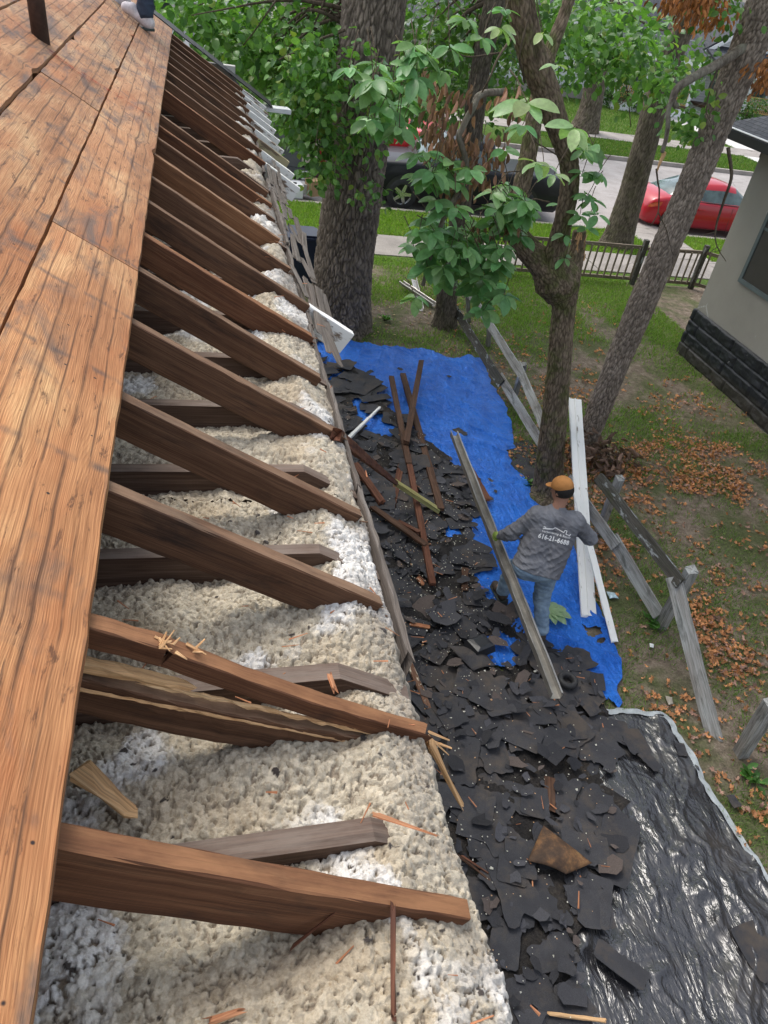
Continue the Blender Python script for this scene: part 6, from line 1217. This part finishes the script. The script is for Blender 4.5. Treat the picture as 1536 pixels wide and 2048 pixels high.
def hand_sdf(G, wrist, grip, axis, inward, r=.0118):
    """palm from wrist to grip; four fingers curl round a bar lying along axis"""
    wrist = np.array(wrist); grip = np.array(grip); axis = unit(axis); pdir = unit(grip-wrist); f = seg(G, wrist, wrist+pdir*.03, .027, .030)
    knu = grip-pdir*.015+np.array((0, 0, .028)); 
    for q in (-.03, -.01, .01, .03): f = smin(f, seg(G, wrist+axis*q*.6+pdir*.02, knu+axis*q, .017, .015), .014)
    for i, q in enumerate((-.033, -.011, .011, .033)):
        k0 = knu+axis*q; L = (.030, .036, .034, .027)[i]; k1 = k0+pdir*L+np.array((0, 0, .004)); k2 = k1+pdir*.008+np.array((0, 0, -L*.85)); k3 = k2-pdir*.018+np.array((0, 0, -.010))
        for a, b in ((k0, k1), (k1, k2), (k2, k3)): f = smin(f, seg(G, a, b, r+.0015, r), .006)
    t0 = wrist+axis*.030+pdir*.02; t1 = t0+axis*.018+pdir*.030+np.array((0, 0, -.012)); t2 = t1-axis*.004+pdir*.025+np.array((0, 0, -.018)); f = smin(f, seg(G, t0, t1, .014, .012), .01); return smin(f, seg(G, t1, t2, .011, .0095), .006)
def person(nm, J, fwd, label, mats, headdir, bar=None):
    r = empty('person', (J['hip'][0], J['hip'][1], J['base']), label, 'person'); J = {k: np.array(v, float) if np.ndim(v) else v for k, v in J.items()}; fwd = unit(fwd); rt = unit(np.cross(fwd, (0, 0, 1)))
    hc = J['head']; hd = unit(headdir); hr = unit(np.cross(hd, (0, 0, 1))); hu = np.cross(hr, hd); HA = (hr, hd, hu)
    def body(G):
        f = ell(G, hc+hu*.02, HA, (.073, .092, .105)); f = smin(f, ell(G, hc+hd*.03-hu*.05, HA, (.055, .065, .065)), .03)
        f = smin(f, seg(G, hc+hd*.09-hu*.005, hc+hd*.108-hu*.028, .010, .015), .012)                        # nose
        for s in (-1, 1):
            f = smin(f, ell(G, hc+hr*s*.077-hu*.008-hd*.005, HA, (.010, .020, .030)), .006); f = np.maximum(f, -ell(G, hc+hr*s*.030+hd*.092+hu*.012, HA, (.015, .012, .009)))
        f = np.maximum(f, -ell(G, hc+hd*.098-hu*.060, HA, (.022, .010, .004)))                                  # mouth line
        f = smin(f, seg(G, J['neck'], hc-hu*.05-hd*.02, .058, .052), .03)
        ch = (J['shL']+J['shR'])/2; f = smin(f, seg(G, J['hip']+fwd*.02, ch-(0, 0, .10)+fwd*.03, .075, .07), .02)
        for s in 'LR':
            f = smin(f, seg(G, J['neck']-(0, 0, .03), J['sh'+s]-(0, 0, .01), .04, .04), .02); f = smin(f, seg(G, J['sh'+s], J['el'+s], .046, .036), .02); f = smin(f, seg(G, J['el'+s], J['wr'+s], .038, .024), .02)
            f = smin(f, seg(G, J['hip'+s], J['kn'+s], .075, .05), .04); f = smin(f, seg(G, J['kn'+s], J['an'+s], .048, .036), .03); f = smin(f, seg(G, J['an'+s], J['an'+s]+unit(J['toe'+s]-J['an'+s])*.12, .036, .03), .02)
            if not (s == 'L' and bar is not None): f = smin(f, seg(G, J['wr'+s], J['wr'+s]+unit(J['wr'+s]-J['el'+s])*.07, .024, .026), .02)
        return f
    pts = [v for v in J.values() if np.ndim(v)]; sdfmesh('body', body, pts, .16, .013, M['skin'], r)
    def shirt(G):
        f = None; ch = (J['shL']+J['shR'])/2; up = unit(ch-J['hip'])
        for s, q in (('L', -1), ('R', 1)):
            g = seg(G, J['hip']+rt*q*.075-(0, 0, .08), J['sh'+s]-rt*q*.075-(0, 0, .06), .146, .118); f = g if f is None else smin(f, g, .06)
        f = smin(f, seg(G, J['sh'+'L'], J['shR'], .066, .066), .06); f = smin(f, seg(G, (J['shL']+J['shR'])/2, J['neck']-(0, 0, .01), .07, .06), .05)
        for s in 'LR': f = smin(f, seg(G, J['sh'+s], J['el'+s], .070, .056), .035); f = smin(f, seg(G, J['el'+s], J['wr'+s]*.80+J['el'+s]*.20, .055, .038), .025)
        x, y, z = G[..., 0], G[..., 1], G[..., 2]; cr_ = lambda a_, b_, c_, q_: (1-np.abs(vn(a_, b_, c_, q_)))**3; f = f-.007*fbm(x*9, y*9, z*22, 3, 5)-.016*cr_(x*7+z*4, y*7, z*19-x*9, 8)*np.clip((1.28-z)/.2, .25, 1)-.010*cr_(x*15, y*15, z*24+x*14, 18)
        t = (G-J['hip'])@up; return np.maximum(f, -(t+.060+.004*np.sin(x*24)))
    sdfmesh('shirt', shirt, [J[k] for k in ('hip', 'shL', 'shR', 'elL', 'elR', 'wrL', 'wrR', 'neck')], .18, .0085, mats[0], r)
    def jeans(G):
        f = seg(G, J['hipL'], J['hipR'], .098, .098); f = smin(f, seg(G, J['hip'], J['hip']+(0, 0, .05), .085, .075), .03)
        f = smin(f, ell(G, J['hip']-fwd*.06-(0, 0, .03), (rt, fwd, (0, 0, 1)), (.125, .06, .08)), .04)
        for s in 'LR': g = smin(seg(G, J['hip'+s], J['kn'+s], .102, .075), seg(G, J['kn'+s], J['an'+s]+(J['kn'+s]-J['an'+s])*.06, .072, .066), .03); f = smin(f, g, .035)
        x, y, z = G[..., 0], G[..., 1], G[..., 2]; return f-.007*fbm(x*10, y*10, z*24, 3, 6)-.010*(1-np.abs(vn(x*12+z*6, y*12, z*20, 28)))**3
    sdfmesh('trousers', jeans, [J[k] for k in ('hip', 'hipL', 'hipR', 'knL', 'knR', 'anL', 'anR')], .17, .0095, mats[1], r)
    for s in 'LR':
        a = J['an'+s]; t = J['toe'+s]; d = unit((t-a)*(1, 1, 0) if abs(t[2]-a[2]) < .09 else t-a); 
        sdfmesh('shoe', lambda G: np.maximum(smin(smin(seg(G, a+(0, 0, .02), a-(0, 0, .03)-d*.02, .050, .045), seg(G, a-(0, 0, .045)-d*.03, t, .044, .040), .04), seg(G, t-d*.05+(0, 0, .0), t, .047, .038), .02), -(G[..., 2]-(min(a[2]-.085, t[2]-.03)))) , [a, t], .10, .007, mats[2], r)
        sdfmesh('sole', lambda G: np.maximum(seg(G*(1, 1, 0), (a-d*.03)*(1, 1, 0), t*(1, 1, 0), .047, .049), np.abs(G[..., 2]-(min(a[2]-.085, t[2]-.03)-.004))-.012), [a, t], .10, .007, M['sole'], r)
    if mats[3]:
        def cap(G):
            f = ell(G, hc+hu*.045-hd*.008, HA, (.088, .104, .090)); t = (G-hc)@hu; b = (G-hc)@hd; f = np.maximum(f, -(t-.022-.10*np.clip(b, -1, 0)))
            f = smin(f, ell(G, hc+hu*.030+hd*.108, HA, (.058, .058, .009)), .012); return smin(f, ell(G, hc+hu*.134, HA, (.012, .012, .006)), .01)
        sdfmesh('cap', cap, [hc+hd*.1, hc-hd*.1, hc+hu*.1], .14, .006, mats[3], r)
    sdfmesh('hair', lambda G: np.maximum(ell(G, hc+hu*.015-hd*.012, HA, (.086, .106, .100)), np.maximum((G-hc)@hd-.015, np.maximum(-((G-hc)@hu)-.055, ((G-hc)@hu)-(.04 if mats[3] else 9)))), [hc], .14, .006, M['hair'], r)
    if bar is not None: sdfmesh('glove', lambda G: hand_sdf(G, J['wrL'], bar[0], bar[1], rt), [J['wrL'], bar[0]], .10, .0035, M['glove'], r)
    sdfmesh('glove' if bar is not None else 'cuff', lambda G: hand_sdf(G, J['wrR'], J['wrR']+unit(J['wrR']-J['elR'])*.07, unit(np.cross(J['wrR']-J['elR'], (0, 0, 1))), rt), [J['wrR']], .16, .0045, M['glove'] if bar is not None else M['skin'], r)
    return r
# where the gutter passes the hand
tt = min(np.linspace(0, 1, 400), key=lambda t: abs((lambda q: (q[0]-991)+(q[1]-1083))((lambda c: (768+FPX*c[0]/-c[2], 1024-FPX*c[1]/-c[2]))(CM@(GA+(GB-GA)*t-C0)))))
HG = GA+(GB-GA)*tt; sG = unit(np.cross(GDIR, (0, 0, 1))); sG = sG if sG[0] > 0 else -sG; grip = HG-sG*.022+(0, 0, .030)
J = dict(base=0, hip=(3.03, 4.58, .93), hipL=(2.925, 4.60, .90), hipR=(3.135, 4.57, .90), knR=(3.20, 4.60, .51), anR=(3.25, 4.47, .15), toeR=(3.30, 4.63, .09), knL=(2.99, 4.93, .60), anL=(3.03, 5.03, .19), toeL=(3.02, 5.19, .12),
         shL=(2.985, 4.80, 1.36), shR=(3.335, 4.72, 1.35), neck=(3.165, 4.80, 1.44), head=(3.175, 4.85, 1.60), elL=(2.82, 4.85, 1.11), wrL=grip+unit((2.82, 4.85, 1.11)-grip)*.075, elR=(3.60, 4.78, 1.09), wrR=(3.52, 5.00, 1.05))
man = person('man', J, (.12, 1, 0), 'man in a tan cap, grey printed long-sleeve shirt and blue jeans, seen from behind', (M['shirt'], M['jeans'], M['boot'], M['cap']), (-.50, .85, -.35), (grip, GDIR))
# print on the back of the shirt
sh = [o for o in man.children if o.name.startswith('shirt')][0]; bv = BVHTree.FromPolygons([v.co+Vector(WL[sh.name]) for v in sh.data.vertices], [tuple(p.vertices) for p in sh.data.polygons])
rdir = unit(J['shR']-np.array(J['shL'])) if False else unit(np.array(J['shR'])-np.array(J['shL'])); updir = unit(np.array(J['neck'])-np.array(J['hip'])); updir = unit(updir-rdir*np.dot(updir, rdir)); nrm = np.cross(rdir, updir); nrm = nrm if nrm[1] < 0 else -nrm
rot = -.10; rd = rdir*math.cos(rot)+updir*math.sin(rot); ud = np.cross(nrm, rd); ud = ud if ud[2] > 0 else -ud
BC = (np.array(J['shL'])+np.array(J['shR']))/2-updir*.13+rdir*-.012
gxs, gys = np.arange(-.20, .201, .01), np.arange(-.13, .131, .01); GD = np.full((len(gxs), len(gys)), np.nan)
for i_, x in enumerate(gxs):
    for j_, y in enumerate(gys):
        h = bv.ray_cast(Vector(BC+rd*x+ud*y+nrm*.5), Vector(-nrm))
        if h[0]: GD[i_, j_] = .5-h[3]
GD = np.where(np.isnan(GD), np.nanmin(GD), GD); GP = np.pad(GD, 1, mode='edge'); GM = np.max([GP[a:a+GD.shape[0], b:b+GD.shape[1]] for a in range(3) for b in range(3)], axis=0); GP = np.pad(GM, 1, mode='edge'); GM = np.mean([GP[a:a+GD.shape[0], b:b+GD.shape[1]] for a in range(3) for b in range(3)], axis=0)
def back_off(x, y):
    u = min(max((x+.20)/.01, 0), len(gxs)-1.001); v = min(max((y+.13)/.01, 0), len(gys)-1.001); a, b = int(u), int(v); p, q = u-a, v-b
    return GM[a, b]*(1-p)*(1-q)+GM[a+1, b]*p*(1-q)+GM[a, b+1]*(1-p)*q+GM[a+1, b+1]*p*q+.003
def printed(V2, F, name):
    mesh(name, [BC+rd*x+ud*y+nrm*back_off(x, y) for x, y in V2], F, M['print'], man)
M['print'] = plain('white_print', (.78, .78, .78), .7, .2, .04)
def text_mesh(txt, size, cx, cy, name, bold=0.0, squash=1.0):
    cu = bpy.data.curves.new('t', 'FONT'); cu.body = txt; cu.size = size; cu.align_x = 'CENTER'; cu.align_y = 'CENTER'; cu.offset = bold; cu.resolution_u = 2; cu.space_character = 1.08
    ob = bpy.data.objects.new('t', cu); COL.objects.link(ob); dg = bpy.context.evaluated_depsgraph_get(); me = bpy.data.meshes.new_from_object(ob.evaluated_get(dg))
    V2 = [(v.co.x+cx, v.co.y*squash+cy) for v in me.vertices]; F = [tuple(p.vertices) for p in me.polygons]; bpy.data.objects.remove(ob); printed(V2, F, name)
text_mesh('616-21-6688', .052, 0, -.052, 'printed_number', .0018, 1.15); text_mesh('Carpentering & Repair', .027, .01, .0, 'printed_words', .0004)
def line(a, b, w):
    a = np.array(a); b = np.array(b); n = 6; d = unit(b-a); s = np.array((-d[1], d[0]))*w/2; V = []
    for i in range(n+1): p = a+(b-a)*i/n; V += [tuple(p-s), tuple(p+s)]
    return V, [(2*i, 2*i+1, 2*i+3, 2*i+2) for i in range(n)]
LV, LF = [], []
for a, b, w in (((-.125, .022), (-.03, .035), .009), ((-.122, .040), (-.098, .036), .008), ((-.03, .032), (-.012, .052), .008), ((-.012, .052), (.07, .032), .007), ((.07, .030), (.072, .052), .007), ((.070, .054), (.092, .054), .007), ((.092, .056), (.092, .022), .007), ((.092, .022), (.13, .020), .007), ((.122, .012), (.134, .034), .010)):
    V, F = line(a, b, w); n0 = len(LV); LV += V; LF += [tuple(i+n0 for i in f) for f in F]
printed(LV, LF, 'printed_roofline')
# second worker on the ridge end: only a foot and lower leg reach into the picture
ft = onroof(292, 60, .03); toe = onroof(262, 60, .03); ftd = np.array((-1.0, .1, 0)); ft = ft+(0, 0, .095); toe_ = ft+ftd*.16-(0, 0, .05); toe_[2] = roofz(toe_[0])+.085; hp = ft+np.array((.0, .22, .82))
J2 = dict(base=float(ft[2]-.1), hip=hp, hipL=hp+(-.1, 0, -.03), hipR=hp+(.1, 0, -.03), knR=ft+np.array((.02, .06, .44)), anR=ft, toeR=toe_, knL=ft+np.array((-.22, .30, .44)), anL=ft+np.array((-.22, .42, .10)), toeL=ft+np.array((-.38, .40, .06)), shL=hp+(-.19, .02, .46), shR=hp+(.19, .02, .46), neck=hp+(0, .02, .53), head=hp+(0, .04, .70), elL=hp+(-.26, .04, .2), elR=hp+(.26, .04, .2), wrL=hp+(-.26, -.05, -.02), wrR=hp+(.26, -.05, -.02))
person('roofer', J2, (-.3, -1, 0), 'worker at the top edge, dark jeans and a white sneaker on the roof boards', (M['djeans'], M['djeans'], M['sneaker'], M['cap']), (-.3, -1, -.1))

# ------------------------------------------------------------------ the high crowns above the yard
def high_crown(name, parent, c, R3, n, size, seed):
    r = np.random.default_rng(seed); q = r.normal(0, 1, (n, 3)); q /= np.linalg.norm(q, axis=1, keepdims=True); q *= (r.random((n, 1))**.45)*np.array(R3); q += np.array(c); q = q[(q[:, 2] > 6.6) & ~((q[:, 0] < 1.0) & (q[:, 1] < 9))]
    leafy(name, parent, q, 26, .38, size, LT_S, M['leaf'], seed)
high_crown('upper_crown', oak, (3.0, 12.5, 10.5), (4.6, 4.0, 3.4), 150, .24, 61)
high_crown('upper_crown', sas, (3.4, 6.8, 9.6), (2.4, 2.8, 2.4), 60, .22, 62)
high_crown('upper_crown', lean, (7.2, 8.6, 10.0), (3.2, 3.6, 2.8), 60, .22, 63)
